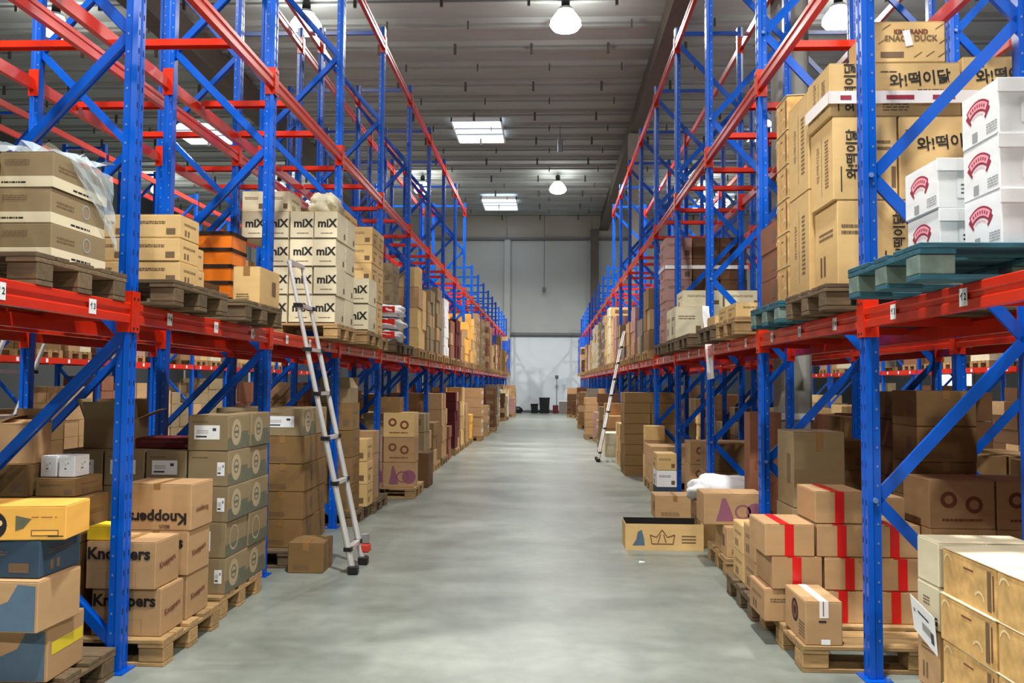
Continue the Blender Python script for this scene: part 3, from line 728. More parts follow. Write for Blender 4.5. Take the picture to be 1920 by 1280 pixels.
open_carton(-1, -2.80, 5.62, FL + .93, .34, .32, .20, 'kraft_olive', 'open brown carton with raised flaps on the green-printed block', (70, 25, 60, 100), .25)
open_carton(-1, -2.88, 4.66, FL + .918, .2, .2, .22, 'kraft', 'narrow open carton standing left of the two white boxes', (150, 200, 165, 95), .1)
# F3
pallet(-1, -2.08, 6.98, 0, 'dark wooden pallet half hidden behind the green-printed cartons', wood='pallet_old')
stack(-1, -2.05, 7.12, FL, 2, 2, 5, .38, .36, .232, lambda a, b, c: 'kraft_dark' if c < 4 else 'kraft_olive', lambda a, b, c: 'green_lbl' if (c == 4 and b == 0) else 'taped', 'brown taped', 'beside the long ladder')
carton(-1, -1.80, 6.83, 0, .29, .36, .24, 'kraft_dark', 'taped', 'lone brown carton on the floor in front of the ladder stack', .03)
# F4
pallet(-1, -2.05, 9.05, 0, 'wooden pallet behind the long ladder, left floor level', wood='pallet_old')
stack(-1, -2.10, 9.08, FL, 2, 1, lambda a, b: 4 if a == 0 else 3, .36, .38, .29, 'kraft_dark', 'small_print', 'brown', 'just past the long ladder')
open_carton(-1, -2.12, 9.09, FL + 1.16, .33, .34, .16, 'kraft_olive', 'open-topped brown carton with peaked flaps past the ladder', (70, 120, 60, 60))
stack(-1, -2.02, 9.50, FL, 1, 1, 3, .40, .32, .25, 'tan', 'small_print', 'light tan', 'behind the peaked carton')
pallet(-1, -2.02, 9.95, 0, 'low wooden pallet left of the fourth left post', wood='pallet_old')
stack(-1, -2.06, 10.0, FL, 2, 1, 3, .4, .36, .27, 'kraft', 'fruit', 'kraft', 'left of the fourth left post')
pallet(-1, -1.76, 11.29, 0, 'pale pallet under the red-labelled cartons past fourth left post', D=1.1)
stack(-1, -1.78, 11.32, FL, 2, 1, lambda a, b: 3 if a == 0 else 2, .42, .38, .33, lambda a, b, c: ('tan' if c > 1 else 'kraft'), lambda a, b, c: 'fruit' if c else 'purple', 'fruit-printed', 'past the fourth left post')
carton(-1, -1.98, 11.34, FL + .99, .3, .3, .2, 'kraft_dark', 'taped', 'small dark carton topping the fruit-printed stack')
carton(-1, -1.75, 12.5, 0, .36, .5, .5, 'kraft_deep', 'taped', 'dark squat carton on the floor by the fifth left post')
carton(-1, -2.15, 12.5, 0, .5, .5, .95, 'kraft_olive', 'small_print', 'tall olive carton behind the dark squat one')
carton(-1, -2.3, 5.66, FL + .93, .5, .3, .07, 'maroon_card', 'small_print', 'flat maroon carton lying on the green-printed block') 
tag(ob('pallet_board', MB().box(-.3, .3, -.01, .01, 0, .9, 'kraft_dark').mesh('board'), None, (-2.55, 6.5, 0)), 'flat cardboard sheet standing behind the green-printed cartons', 'cardboard')

carton(1, 1.70, 6.08, FL, .36, .42, .53, 'kraft_olive', 'taped', 'large olive carton, lower, before the second right post')
carton(1, 1.71, 6.08, FL + .531, .36, .42, .53, 'kraft_olive', 'taped', 'large olive carton, upper, before the second right post')
# ---- left shelf
pallet(-1, -2.22, 3.58, H1, 'weathered pallet on the left shelf nearest the camera', wood='pallet_old')
stack(-1, -2.28, 3.78, SH, 1, 1, 3, .26, .48, .165, 'kraft_olive', 'milk', 'band-printed', 'on the nearest left shelf')
stack(-1, -2.55, 3.62, SH, 2, 1, 3, .38, .5, .165, 'kraft_olive', 'milk', 'beige', 'at the upper left edge')
pallet(-1, -2.05, 4.56, H1, 'dark pallet just right of the front left post on the shelf', wood='pallet_old')
stack(-1, -2.14, 4.82, SH, 3, 1, 3, .30, .28, .137, 'tan', 'small_print', 'small tan', 'right of the front left post')
stack(-1, -2.2, 5.12, SH, 2, 1, 2, .3, .2, .137, 'tan', 'small_print', 'short tan', 'behind the small tan stack')
pallet(-1, -2.05, 5.66, H1, 'worn dark pallet before the second left post on the shelf', wood='pallet_old')
carton(-1, -2.07, 6.0, SH, .2, .45, .27, 'tan', 'taped', 'plain tan carton standing beside the second left post')
carton(-1, -2.4, 5.75, SH, .35, .35, .14, 'kraft_deep', 'taped', 'low dark carton behind the plain tan carton')
crate = {}
def plastic_crate(x, y, z, label):
    k = 'crate'
    if k not in MESH:
        m = MB(); W, L, H = .36, .34, .15
        m.box(-W/2, W/2, -L/2, L/2, 0, .012, 'orange_plastic')
        for a, b_ in ((-W/2, -W/2 + .012), (W/2 - .012, W/2)): m.box(a, b_, -L/2, L/2, .012, H - .04, 'orange_plastic')
        for a, b_ in ((-L/2, -L/2 + .012), (L/2 - .012, L/2)): m.box(-W/2, W/2, a, b_, .012, H - .04, 'orange_plastic')
        MESH[k] = m.mesh('crate_body')
        m = MB()
        for a, b_ in ((-W/2 - .008, -W/2 + .014), (W/2 - .014, W/2 + .008)): m.box(a, b_, -L/2 - .008, L/2 + .008, H - .04, H - .012, 'shade_dark')
        for a, b_ in ((-L/2 - .008, -L/2 + .014), (L/2 - .014, L/2 + .008)): m.box(-W/2 - .008, W/2 + .008, a, b_, H - .04, H - .012, 'shade_dark')
        MESH['rim_shade'] = m.mesh('rim')  # rim coloured dark to paint the shaded gaps between crates
    o = ob('plastic_crate', MESH[k], None, (x, y, z)); ob('rim', MESH['rim_shade'], o); tag(o, label, 'crate')
pallet(-1, -2.62, 6.82, H1, 'pallet under the orange crates on the left shelf', D=.62, wood='pallet_old')
for ix in range(2):
    for iz in range(5): plastic_crate(-2.82 - ix * .36 + ix * .0, 7.1, SH + iz * .1381, 'orange plastic crate, %s of the %s crate pile' % (layer_word(iz, 5), ('right', 'left')[ix]))
pallet(-1, -2.0, 7.98, H1, 'pale pallet under the cream lettered cartons behind the ladder')
stack(-1, -2.03, 8.02, SH, 4, 2, lambda a, b: 4, .23, .38, .27, 'cream', 'mix', 'cream lettered', 'behind the ladder top', skip={(3, 0, 2)})
for i in range(2): carton(-1, -2.5 - i * .24, 8.04, SH + 4 * .27, .23, .38, .2, 'cream', 'small_print', '%s plain cream carton topping the cream lettered stack' % ('right', 'left')[i])
# soft bag on that stack
def lump(name, x, y, z, wx, wy, wz, mt, seed, sub=3, flat=.25):
    rr = random.Random(seed); ph = [(rr.uniform(2, 9), rr.uniform(2, 9), rr.uniform(2, 9), rr.uniform(0, 6)) for _ in range(5)]
    mb = MB(); n, m_ = 32, 18; vs = []
    for j in range(m_ + 1):
        t = -pi/2 + pi * j / m_
        for i in range(n):
            a = 2*pi*i/n; p = Vector((cos(t)*cos(a), cos(t)*sin(a), sin(t)))
            p = Vector((math.copysign(abs(p.x)**.7, p.x), math.copysign(abs(p.y)**.7, p.y), p.z))
            d = 1 + sum(sin(p.x*q[0] + p.y*q[1] + p.z*q[2] + q[3]) for q in ph) * .05 + sum(abs(sin(1.9 * (p.x*q[1] - p.y*q[2] + p.z*q[0]) + q[3])) for q in ph) * .04 - .1
            p = p * d; vs.append((p.x * wx/2, p.y * wy/2, max(p.z, -1 + flat) * wz/2 + (1 - flat) * wz/2))
    fs = [(j*n+i, j*n+(i+1) % n, (j+1)*n+(i+1) % n, (j+1)*n+i) for j in range(m_) for i in range(n)]
    mb.add(vs, fs, mt)
    return ob(name, mb.mesh(name, True), None, (x, y, z))
tag(lump('sack', -2.2, 8.25, SH + 4 * .27, .3, .34, .24, 'bag_cloth', 3), 'crumpled pale bag slumped on top of the cream cartons', 'bag')
pallet(-1, -1.95, 9.06, H1, 'pale pallet under the cream pair past the third left post')
stack(-1, -1.94, 9.09, SH, 3, 1, lambda a, b: 2 if a == 0 else 3, .27, .42, .285, 'cream', 'mix', 'cream', 'past the third left post')
pallet(-1, -2.05, 10.0, H1, 'pallet under the tall tan stack on the left shelf')
stack(-1, -2.12, 10.05, SH, 3, 2, lambda a, b: 6 if a == 0 else 7, .34, .36, .218, 'tan', 'small_print', 'tall-stack tan', 'on third left shelf bay')
pallet(-1, -2.05, 11.32, H1, 'pallet under the white sacks on the left shelf', wood='pallet_old')
for i in range(3):
    b = lump('sack', -2.26, 11.65, SH + i * .17, .5, .6, .19, 'white_bag', 20 + i); tag(b, 'white sack with red print, %s of the sack pile' % ('bottom', 'middle', 'top')[i], 'sack')
    ob('print', MB().box(-.19, .19, -.245, -.2385, .05, .13, 'tape_red').mesh('print'), b, (0, -.065, 0))
pallet(-1, -2.08, 12.3, H1, 'pallet left of the fifth left post on the shelf', wood='pallet_old')
stack(-1, -2.3, 12.35, SH, 2, 1, 4, .4, .6, .3, 'kraft_olive', 'small_print', 'olive', 'beside the white sacks')

# film over the nearest left stack
def sheet(name, P, nu, nv, amp, mt, seed, th=.0):
    """P: 4 corner vectors; crumpled sheet"""
    rr = random.Random(seed); P = [Vector(p) for p in P]
    nrm = (P[1] - P[0]).cross(P[3] - P[0]).normalized(); vs = []
    for j in range(nv + 1):
        for i in range(nu + 1):
            u, v = i / nu, j / nv
            p = P[0].lerp(P[1], u).lerp(P[3].lerp(P[2], u), v)
            vs.append(p + nrm * (rr.uniform(-amp, amp)) + Vector((rr.uniform(-1, 1), rr.uniform(-1, 1), rr.uniform(-1, 1))) * amp * .4)
    fs = [(j*(nu+1)+i, j*(nu+1)+i+1, (j+1)*(nu+1)+i+1, (j+1)*(nu+1)+i) for j in range(nv) for i in range(nu)]
    return ob(name, MB().add(vs, fs, mt).mesh(name, False))
f1 = sheet('plastic_film', [(-2.30, 3.86, SH + .525), (-3.1, 3.66, SH + .54), (-3.1, 4.25, SH + .70), (-2.26, 4.3, SH + .54)], 16, 8, .03, 'film', 4)
ob('side_fold', sheet('side_fold', [(-2.27, 3.86, SH + .51), (-2.27, 4.29, SH + .50), (-2.26, 4.33, SH + .12), (-2.265, 4.22, SH + .24)], 10, 8, .008, 'film', 8).data, f1); bpy.data.objects.remove([o for o in COL.objects if o.name == 'side_fold' and o.parent is None][0])
tag(f1, 'clear stretch film draped over the beige cartons at upper left', 'film')

# ---- right shelf
pallet(1, 1.43, 3.34, H1, 'teal painted pallet under the white cartons', wood='pallet_teal', blk='block_teal')
stack(1, 1.755, 3.38, SH, 3, 1, 3, .36, .30, .22, 'white_card', 'white_logo', 'white red-logo', 'on the teal pallet, tall', gap=.006)
stack(1, 1.69, 3.76, SH, 2, 1, 2, .34, .34, .22, 'white_card', 'white_logo', 'white red-logo', 'behind the tall white stack')
carton(1, 2.4, 3.78, SH, .2, .34, .44, 'kraft_deep', 'small_print', 'dark brown carton at the inner rear of the teal pallet')
pallet(1, 1.50, 4.68, H1, 'blue-stained pallet under the tall tan cartons, right shelf', wood='pallet_old', blk='block_teal')
KW = 'behind the front right post'
def kor(X, z, w, h, st, lab, Y=4.73, l=.40): carton(1, X, Y, z, w, l, h, 'tan', st, lab)
kor(1.58, SH, .20, .465, 'small_print', 'tall narrow tan carton, bottom, by the front right post'); kor(1.785, SH, .27, .465, 'korean_side', 'tan carton with sideways lettering, bottom row, behind post'); kor(2.06, SH, .5, .465, 'korean', 'wide tan lettered carton in the bottom row behind white boxes')
kor(1.56, SH + .467, .22, .465, 'korean_side', 'tan carton with sideways lettering beside the front right post'); kor(1.785, SH + .467, .13, .465, 'small_print', 'narrow upright tan carton right of the front right post')
kor(1.92, SH + .467, .5, .465, 'korean', 'tan carton with dark lettering behind the diagonal brace')
kor(1.545, SH + .934, .24, .30, 'korean_side', 'tan carton under white tape left of front right post'); kor(1.79, SH + .934, .475, .30, 'korean', 'tan carton with bold black lettering below the topmost carton'); kor(2.27, SH + .934, .45, .33, 'korean', 'tan lettered carton at upper right beside the topmost one')
kor(1.79, SH + 1.235, .395, .232, 'korean_top', 'topmost tan carton with dashes and a white tag')
kor(1.55, SH, .3, .62, 'korean_side', 'tall side-printed tan carton, lower, behind the lettered ones', 5.14, .42)
kor(1.55, SH + .622, .3, .60, 'korean_side', 'tall side-printed tan carton, upper, behind the lettered ones', 5.14, .42)
wt = MB(); zt = SH + 1.0
wt.box(1.535, 1.539, 4.71, 5.14, zt, zt + .07, 'tape_white').box(1.535, 2.75, 4.712, 4.716, zt, zt + .07, 'tape_white').box(1.60, 1.66, 4.711, 4.7115, zt + .02, zt + .045, 'ink_crimson').box(1.85, 2.0, 4.711, 4.7115, zt + .02, zt + .045, 'ink_crimson').box(2.1, 2.22, 4.711, 4.7115, zt + .02, zt + .045, 'ink_crimson')
tag(ob('tape_band', wt.mesh('tape_band')), 'white tape with red print banded around the tall tan cartons', 'tape')
pallet(1, 1.50, 5.62, H1, 'pallet under the rough patterned cartons on the right shelf', wood='pallet_teal', blk='block_teal')
stack(1, 1.55, 5.60, SH, 2, 1, 6, .4, .27, .225, 'gold', 'gold', 'speckled', 'left of the tall tan cartons')
stack(1, 1.58, 5.92, SH, 2, 1, 3, .4, .50, .20, 'kraft_red', 'taped', 'reddish', 'beside the second right post')
pallet(1, 1.50, 6.95, H1, 'low pallet past the second right post, right shelf', wood='pallet_wood')
stack(1, 1.52, 7.0, SH, 2, 2, 1, .5, .36, .12, 'tan', 'small_print', 'flat tan', 'past the second right post')
pallet(1, 1.50, 7.9, H1, 'mostly bare pallet before the third right post', wood='pallet_old')
carton(1, 2.05, 8.1, SH, .5, .4, .34, 'cream', 'small_print', 'cream carton at the back of the mostly bare pallet')
carton(1, 1.55, 8.05, SH, .4, .4, .1, 'tan', None, 'thin tan tray on the mostly bare pallet')
pallet(1, 1.50, 10.2, H1, 'pallet under the pale cream cartons on the right shelf', wood='pallet_old')
stack(1, 1.50, 10.25, SH, 3, 2, 1, .34, .36, .38, 'cream', 'small_print', 'pale cream', 'before the fourth right post')
for i in range(2): carton(1, 1.60 + i * .5, 10.28, SH + .38, .48, .5, .2, 'cream', 'small_print', '%s flat cream carton on the pale cream cartons' % ('left', 'right')[i])
pallet(1, 1.50, 9.25, H1, 'bare weathered pallet past the third right post', wood='pallet_old')
pallet(1, 1.50, 11.46, H1, 'pallet under the brown wrapped stack on the right shelf', wood='pallet_old')
stack(1, 1.56, 11.5, SH, 3, 1, 5, .36, .6, .285, lambda a, b, c: 'kraft_deep' if a else 'rose_card', 'small_print', 'dark brown', 'wrapped with a white band')
tag(ob('wrap_band', MB().box(1.545, 2.66, 11.486, 11.492, SH + 1.0, SH + 1.05, 'tape_white').box(1.545, 1.551, 11.486, 12.10, SH + 1.0, SH + 1.05, 'tape_white').mesh('band')), 'white strap around the dark brown stack on the right shelf', 'strap')
# dangling white strip on the third right post
tag(sheet('plastic_strip', [(1.61, 9.04, 2.36), (1.68, 9.03, 2.36), (1.73, 9.03, 1.60), (1.66, 9.03, 1.58)], 2, 12, .008, 'white_bag', 5), 'white plastic strip dangling from the shelf edge, right side', 'strip')

# ---- right floor
pallet(1, 1.56, 2.36, 0, 'pallet at the bottom right corner under gold cartons', L=1.25, D=1.0, wood='pallet_old')
stack(1, 1.60, 2.30, FL, 2, 3, 4, .46, .43, .182, 'gold', 'gold', 'gold-printed', 'at the lower right corner')
carton(1, 1.605, 3.622, 0, .42, .21, .26, 'kraft', 'small_print', 'brown carton on the floor below the cream cartons at right')
carton(1, 1.60, 3.622, .261, .42, .21, .26, 'kraft', 'small_print', 'brown carton under the cream carton with black lettering')
carton(1, 1.598, 3.618, .522, .4, .205, .178, 'cream', 'ginger', 'cream carton with short black lettering behind gold cartons')
carton(1, 1.60, 3.618, .701, .4, .205, .185, 'cream', None, 'upper plain cream carton behind the gold cartons')
lb = ob('paper_sheet', MB().add([(0, 0, 0), (.012, .25, .045), (.0, .26, .19), (-.012, 0, .155), (.002, 0, 0), (.014, .25, .045), (.002, .26, .19), (-.010, 0, .155)], [(3,2,1,0), (4,5,6,7), (0,4,7,3), (1,2,6,5), (0,1,5,4), (3,7,6,2)], 'paper').mesh('sheet'), None, (1.585, 3.60, .43))
def lbp(u, v): return (.012 * u - .012 * v - .0015, .255 * u, .045 * u * (1 - v) + (.155 + .035 * u) * v)
pmb = MB()
for (u0, u1, v0, v1, m_) in ((.2, .55, .3, .52, 'ink_grey'), (.08, .2, .2, .5, 'paper_ink'), (.25, .7, .68, .74, 'paper_ink'), (.82, .9, .6, .7, 'ink_grey')):
    pmb.quad([lbp(u0, v1), lbp(u1, v1), lbp(u1, v0), lbp(u0, v0)], m_)
ob('print', pmb.mesh('print'), lb)
tag(lb, 'white printed paper sheet hanging against the cream carton', 'paper')
pallet(1, 1.36, 4.68, 0, 'wooden pallet by the front right post under taped cartons', L=.96, D=1.25)
carton(1, 1.375, 4.69, FL, .20, .40, .232, 'kraft', 'coffee', 'kraft carton with dark round logo and white tape at pallet corner')
RT = 'near the front right post'
for i, (x, n0) in enumerate(((1.255, 'left'), (1.56, 'middle'), (1.865, 'right'))):
    for j in range(3):
        if i == 0 and j == 0: continue
        xx = x + (.04 if j == 1 else 0) + .02; 
        carton(1, xx, 5.13 + (.0 if j < 2 else .01), FL + j * .19, .295, .40, .188, 'kraft', 'redtape', 'red-taped kraft carton, %s column, %s row' % (n0, ('bottom', 'middle', 'upper')[j]))
carton(1, 1.27, 5.14, FL, .3, .38, .188, 'kraft', 'small_print', 'plain kraft carton under the leftmost red-taped one')
carton(1, 1.575, 5.16, FL + .571, .295, .38, .19, 'kraft', 'redtape', 'topmost red-taped kraft carton beside the front right post')
pallet(1, 1.32, 5.66, 0, 'pallet behind the red-taped cartons on the right floor', wood='pallet_old')
stack(1, 1.35, 5.70, FL, 3, 1, lambda a, b: 2 if a < 2 else 3, .32, .34, .22, 'kraft', 'small_print', 'plain kraft', 'behind the red-taped cartons')
stack(1, 1.36, 6.08, FL, 1, 1, 2, .3, .34, .2, 'tan', 'small_print', 'pale tan', 'before the second right post')
pallet(1, 1.42, 6.95, 0, 'pallet past the second right post under kraft cartons', wood='pallet_wood')
stack(1, 1.44, 7.0, FL, 3, 1, 1, .28, .5, .235, 'kraft', 'taped', 'kraft', 'under the purple-printed carton')
carton(1, 1.28, 7.15, FL + .236, .5, .36, .255, 'kraft', 'purple', 'kraft carton with purple print left of second right post')
carton(1, 1.745, 7.53, FL, .28, .22, 1.15, 'kraft_red', 'fruit', 'tall reddish carton column beside the second right post')
t = open_carton(1, .715, 8.02, 0, .72, .34, .24, 'tan', 'low open tan tray box on the floor beside the aisle', (-88, -88, -89, -89))
for c in list(t.children):
    if c.name.startswith('flap'): bpy.data.objects.remove(c)
ob('tray_shade', MB().box(-.35, .35, .150, .163, .01, .25, 'black_plastic').box(-.35, .35, -.16, .150, .085, .09, 'black_plastic').mesh('tray_shade'), t)  # dark sheets painting the shade on the tray's inner wall and floor
N_, nw_, _ = face_map('n', 1, .72, .34, .24)
cr = MB()
cr.quad([N_(.09, .18, -.0016), N_(.25, .18, -.0016), N_(.24, .45, -.0016), N_(.21, .78, -.0016), N_(.16, .70, -.0016), N_(.14, .4, -.0016)][::1], 'ink_blue')
for a, b_ in (((.34, .25), (.32, .58)), ((.32, .58), (.40, .5)), ((.40, .5), (.47, .78)), ((.47, .78), (.54, .5)), ((.54, .5), (.63, .6)), ((.63, .6), (.61, .25)), ((.61, .25), (.34, .25)), ((.42, .3), (.45, .6)), ((.52, .3), (.49, .6))):
    p, q = Vector(N_(*a, .0045)), Vector(N_(*b_, .0045)); cr.tube(p, q, .004, 'ink_rust', 4)
for q in (.35, .5, .65): cr.quad([N_(.72, q * .8, .0045), N_(.9, q * .8, .0045), N_(.9, q * .8 + .05, .0045), N_(.72, q * .8 + .05, .0045)], 'ink_soft')
cr.quad([N_(.09, .18, .0045), N_(.25, .18, .0045), N_(.24, .45, .0045), N_(.21, .78, .0045), N_(.16, .70, .0045), N_(.14, .4, .0045)], 'ink_blue')
ob('print', cr.mesh('print'), t)
carton(1, 1.22, 9.9, 0, .46, .4, .26, 'kraft', 'taped', 'plain kraft carton right behind the open tray box')
carton(1, 1.40, 8.15, 0, .45, .4, .42, 'kraft_dark', 'small_print', 'dark kraft carton under the white plastic bag')
carton(1, 1.86, 8.15, 0, .45, .4, .42, 'kraft_dark', 'small_print', 'second dark kraft carton under the white plastic bag')
tag(lump('plastic_bag', 1.70, 8.36, .42, .66, .38, .27, 'white_bag', 41), 'crumpled white plastic bag on the dark kraft cartons', 'bag')
for i in range(3): carton(1, 1.39, 11.1, i * .215, .26, .4, .213, 'blue_card' if i == 0 else ('tan' if i == 2 else 'white_card'), 'small_print', '%s small carton left of the fourth right post, white-topped pile' % ('bottom blue', 'middle white', 'top tan')[i])
stack(1, 1.72, 10.55, 0, 2, 1, 3, .4, .4, .28, 'kraft', 'fruit', 'kraft fruit', 'right of the fourth right post')
stack(1, 1.70, 9.0 + .3, 0, 2, 1, 3, .42, .42, .30, 'kraft_dark', 'small_print', 'dim brown', 'behind the white plastic bag')
stack(1, 2.06, 7.8, 0, 2, 1, 4, .40, .42, .26, 'kraft_dark', 'small_print', 'dim kraft', 'behind the tall reddish column')
# big goods deeper in the nearest right bays
stack(1, 2.44, 5.62, 0, 2, 1, 3, .42, .4, .31, 'kraft', 'fruit', 'fruit-logo', 'deep in the first right bay')
stack(1, 2.56, 6.1, 0, 1, 1, 6, .42, .42, .25, 'kraft_dark', 'taped', 'dark taped', 'deep before second right post')

print('individual cartons', HB[0])

# ------------------------------------------------------------------ distant goods: beyond the nearest few bays
far = MB(); fr_ = random.Random(5)
PAL_N = [0]
def far_stack(s, X, Y, z, W, L, H, m, style=0, cell=None):
    """block of stacked cartons with real gaps, added to the distant mass"""
    cw, cl, ch = cell or (fr_.choice((.3, .4)), fr_.choice((.27, .4)), fr_.choice((.2, .24, .3)))
    nx, ny, nz = max(1, round(W / cw)), max(1, round(L / cl)), max(1, round(H / ch)); cw, cl, ch = W / nx, L / ny, H / nz
    for ix in range(nx):
        for iy in range(ny):
            for iz in range(nz):
                if ix > 0 and iy > 0 and iz < nz - 1: continue
                if iz == nz - 1 and fr_.random() < .18 and nz > 2: continue
                jx, jy = fr_.uniform(-.012, .012), fr_.uniform(-.006, .006)
                x0, x1 = sorted((X + s * ix * cw + jx, X + s * (ix + 1) * cw - s * .008 + jx))
                far.box(x0, x1, Y + iy * cl + jy, Y + (iy + 1) * cl - .008 + jy, z + iz * ch, z + (iz + 1) * ch - .006, m if fr_.random() > .12 else 'kraft')
                if style == 1 and ix == 0:
                    xa = x0 - .002 if s > 0 else x1 + .002
                    yc = Y + (iy + .5) * cl; zc = z + (iz + .5) * ch
                    far.box(*sorted((xa, xa + s * .001)), yc - .05, yc + .05, zc - .04, zc + .04, 'paper')
                if style == 2 and ix <= 1 and iy == 0:
                    far.box(x0 + cw*.15, x1 - cw*.15, Y - .004, Y - .002, z + iz*ch + ch*.35, z + iz*ch + ch*.7, 'ink_soft')
USED = set()
def slot(s, lv, Y):
    y1 = Y1L if s < 0 else Y1R
    n = max(8, round((Y - y1) / BAY * 2 - .3))
    while (s, lv, n) in USED: n += 1
    USED.add((s, lv, n))
    return y1 + (n // 2) * BAY + (.12 if n % 2 == 0 else 1.22)
def fpal(s, X, Y, z, label, **k):
    y1 = Y1L if s < 0 else Y1R
    label = 'wooden pallet in the rack row across the next aisle' if abs(X) > 8 else 'wooden pallet in the rack row behind the aisle racks'
    if abs(X) < 3: kk = int((Y - y1) // BAY) + 2; label = 'wooden pallet on the %s %s, %s bay, %s half' % ('left' if s < 0 else 'right', 'shelf' if z > 1 else 'floor level', ORD[kk], 'nearer' if (Y - y1) % BAY < .8 else 'further')
    pallet(s, X, Y, z, label, detail=False, group='pallets in the distant bays', **k)
pal_lab = 'wooden pallet under goods in the distant rack bays'
pl = ['kraft', 'kraft_dark', 'kraft_olive', 'tan', 'kraft_deep', 'kraft_red', 'rose_card', 'cream', 'grey_card']
# guided entries: (side, level, Y, L, W, H, material, style)
G = [(-1, 1, 13.4, .8, 1.0, 1.32, 'tan', 0), (-1, 1, 14.4, .8, 1.0, 1.1, 'kraft_olive', 0),
     (-1, 1, 15.6, .8, .9, 1.25, 'kraft_olive', 0), (-1, 1, 16.5, .8, .9, 1.15, 'white_card', 0),
     (-1, 1, 17.9, .8, .9, .8, 'kraft_red', 0), (-1, 1, 18.8, .8, .9, .9, 'maroon_card', 0),
     (-1, 1, 20.0, .8, .9, .7, 'kraft', 0), (-1, 1, 21.0, .8, 1.0, 1.2, 'orange_card', 0),
     (-1, 1, 22.3, .8, 1.0, 1.3, 'orange_card', 2), (-1, 1, 23.3, .8, 1.0, 1.25, 'tan', 0),
     (-1, 1, 25.0, .9, 1.0, 1.5, 'kraft', 1), (-1, 1, 27.2, .9, 1.0, 1.5, 'kraft_olive', 1), (-1, 1, 29.2, .9, 1.0, 1.6, 'kraft_red', 0), (-1, 1, 31.2, .9, 1.0, 1.5, 'kraft', 0),
     (-1, 0, 13.5, .8, 1.0, .9, 'kraft_olive', 2), (-1, 0, 14.5, .8, 1.0, .7, 'kraft_dark', 0), (-1, 0, 15.8, .8, 1.0, 1.2, 'kraft', 0), (-1, 0, 17.0, .5, .6, .9, 'kraft_red', 0),
     (-1, 0, 18.0, .8, .5, 1.2, 'maroon_card', 0), (-1, 0, 19.0, .8, 1.0, 1.3, 'tan', 0), (-1, 0, 20.2, .8, 1.0, .9, 'kraft', 0), (-1, 0, 21.2, .8, 1.2, .6, 'orange_card', 0),
     (1, 1, 13.5, .8, 1.0, 1.0, 'kraft_dark', 0), (1, 1, 14.5, .8, 1.0, .6, 'grey_card', 0), (1, 1, 15.7, .8, 1.0, .9, 'rose_card', 0), (1, 1, 16.8, .8, 1.0, .7, 'kraft', 0),
     (1, 1, 18.0, .8, 1.0, .5, 'grey_card', 0), (1, 1, 19.2, .8, 1.0, .8, 'kraft_olive', 0), (1, 1, 20.3, .8, 1.0, 1.1, 'rose_card', 0), (1, 1, 21.4, .8, 1.0, 1.4, 'tan', 2), (1, 1, 23.0, .8, 1.0, 1.5, 'cream', 0),
     (1, 1, 24.4, .8, 1.0, 1.4, 'tan', 0),
     (1, 0, 12.4, .8, 1.0, .5, 'kraft', 0), (1, 0, 13.24, .3, .3, .9, 'tan', 0)]
done = {(-1, 0): 13.4, (-1, 1): 13.3, (1, 0): 13.3, (1, 1): 13.3}
gm = {(g[0], g[1]): [] for g in G}
for (s, lv, Y, L, W, H, m, st) in G:
    X = (-2.1 if s < 0 else 1.6) + (0 if lv else (-s * .12)); z = SH if lv else FL
    Y = slot(s, lv, Y) if (s, lv) != (1, 0) else Y; far_stack(s, X, Y, z if L > .5 else 0, W, L, H, m, st)
    if L > .5: fpal(s, X - s * .02, Y, H1 if lv else 0, pal_lab)
    gm[(s, lv)].append(Y + L)
# stack by the far ladder, right floor
far_stack(1, 1.28, 14.5, .0, .9, .8, 1.40, 'kraft_dark', 0, (.45, .4, .17))
far_stack(1, 1.32, 16.0, .0, .6, .8, .8, 'tan', 0)
far_stack(1, 1.2, 18.25, .0, .8, .8, .5, 'cream', 0); far_stack(1, 1.28, 19.25, 0, .8, .8, 1.1, 'kraft', 0); far_stack(1, 1.2, 20.5, 0, .9, .8, 1.0, 'kraft_olive', 1)
for s in (-1, 1):
    for lv in (0, 1):
        y = max(gm[(s, lv)] + [22.0 if (s > 0 and lv == 0) else 0]) + .25
        while y < 44:
            H = fr_.uniform(.7, 1.6) if lv else fr_.uniform(.6, 1.45)
            m = fr_.choice(pl)
            if y > 40 and lv: m, H = 'cobalt_card', 1.7
            X = (-2.1 if s < 0 else 1.6) - (0 if lv else s * (fr_.uniform(.1, .42) if s < 0 else fr_.uniform(.25, .62))) - (s * .12 if y > 38 else 0)
            y = slot(s, lv, y)
            if y > 44.2: break
            far_stack(s, X, y, SH if lv else FL, 1.0, .85, H, m, fr_.choice((0, 0, 1, 2)))
            fpal(s, X - s * .02, y, H1 if lv else 0, pal_lab); y += 1.15
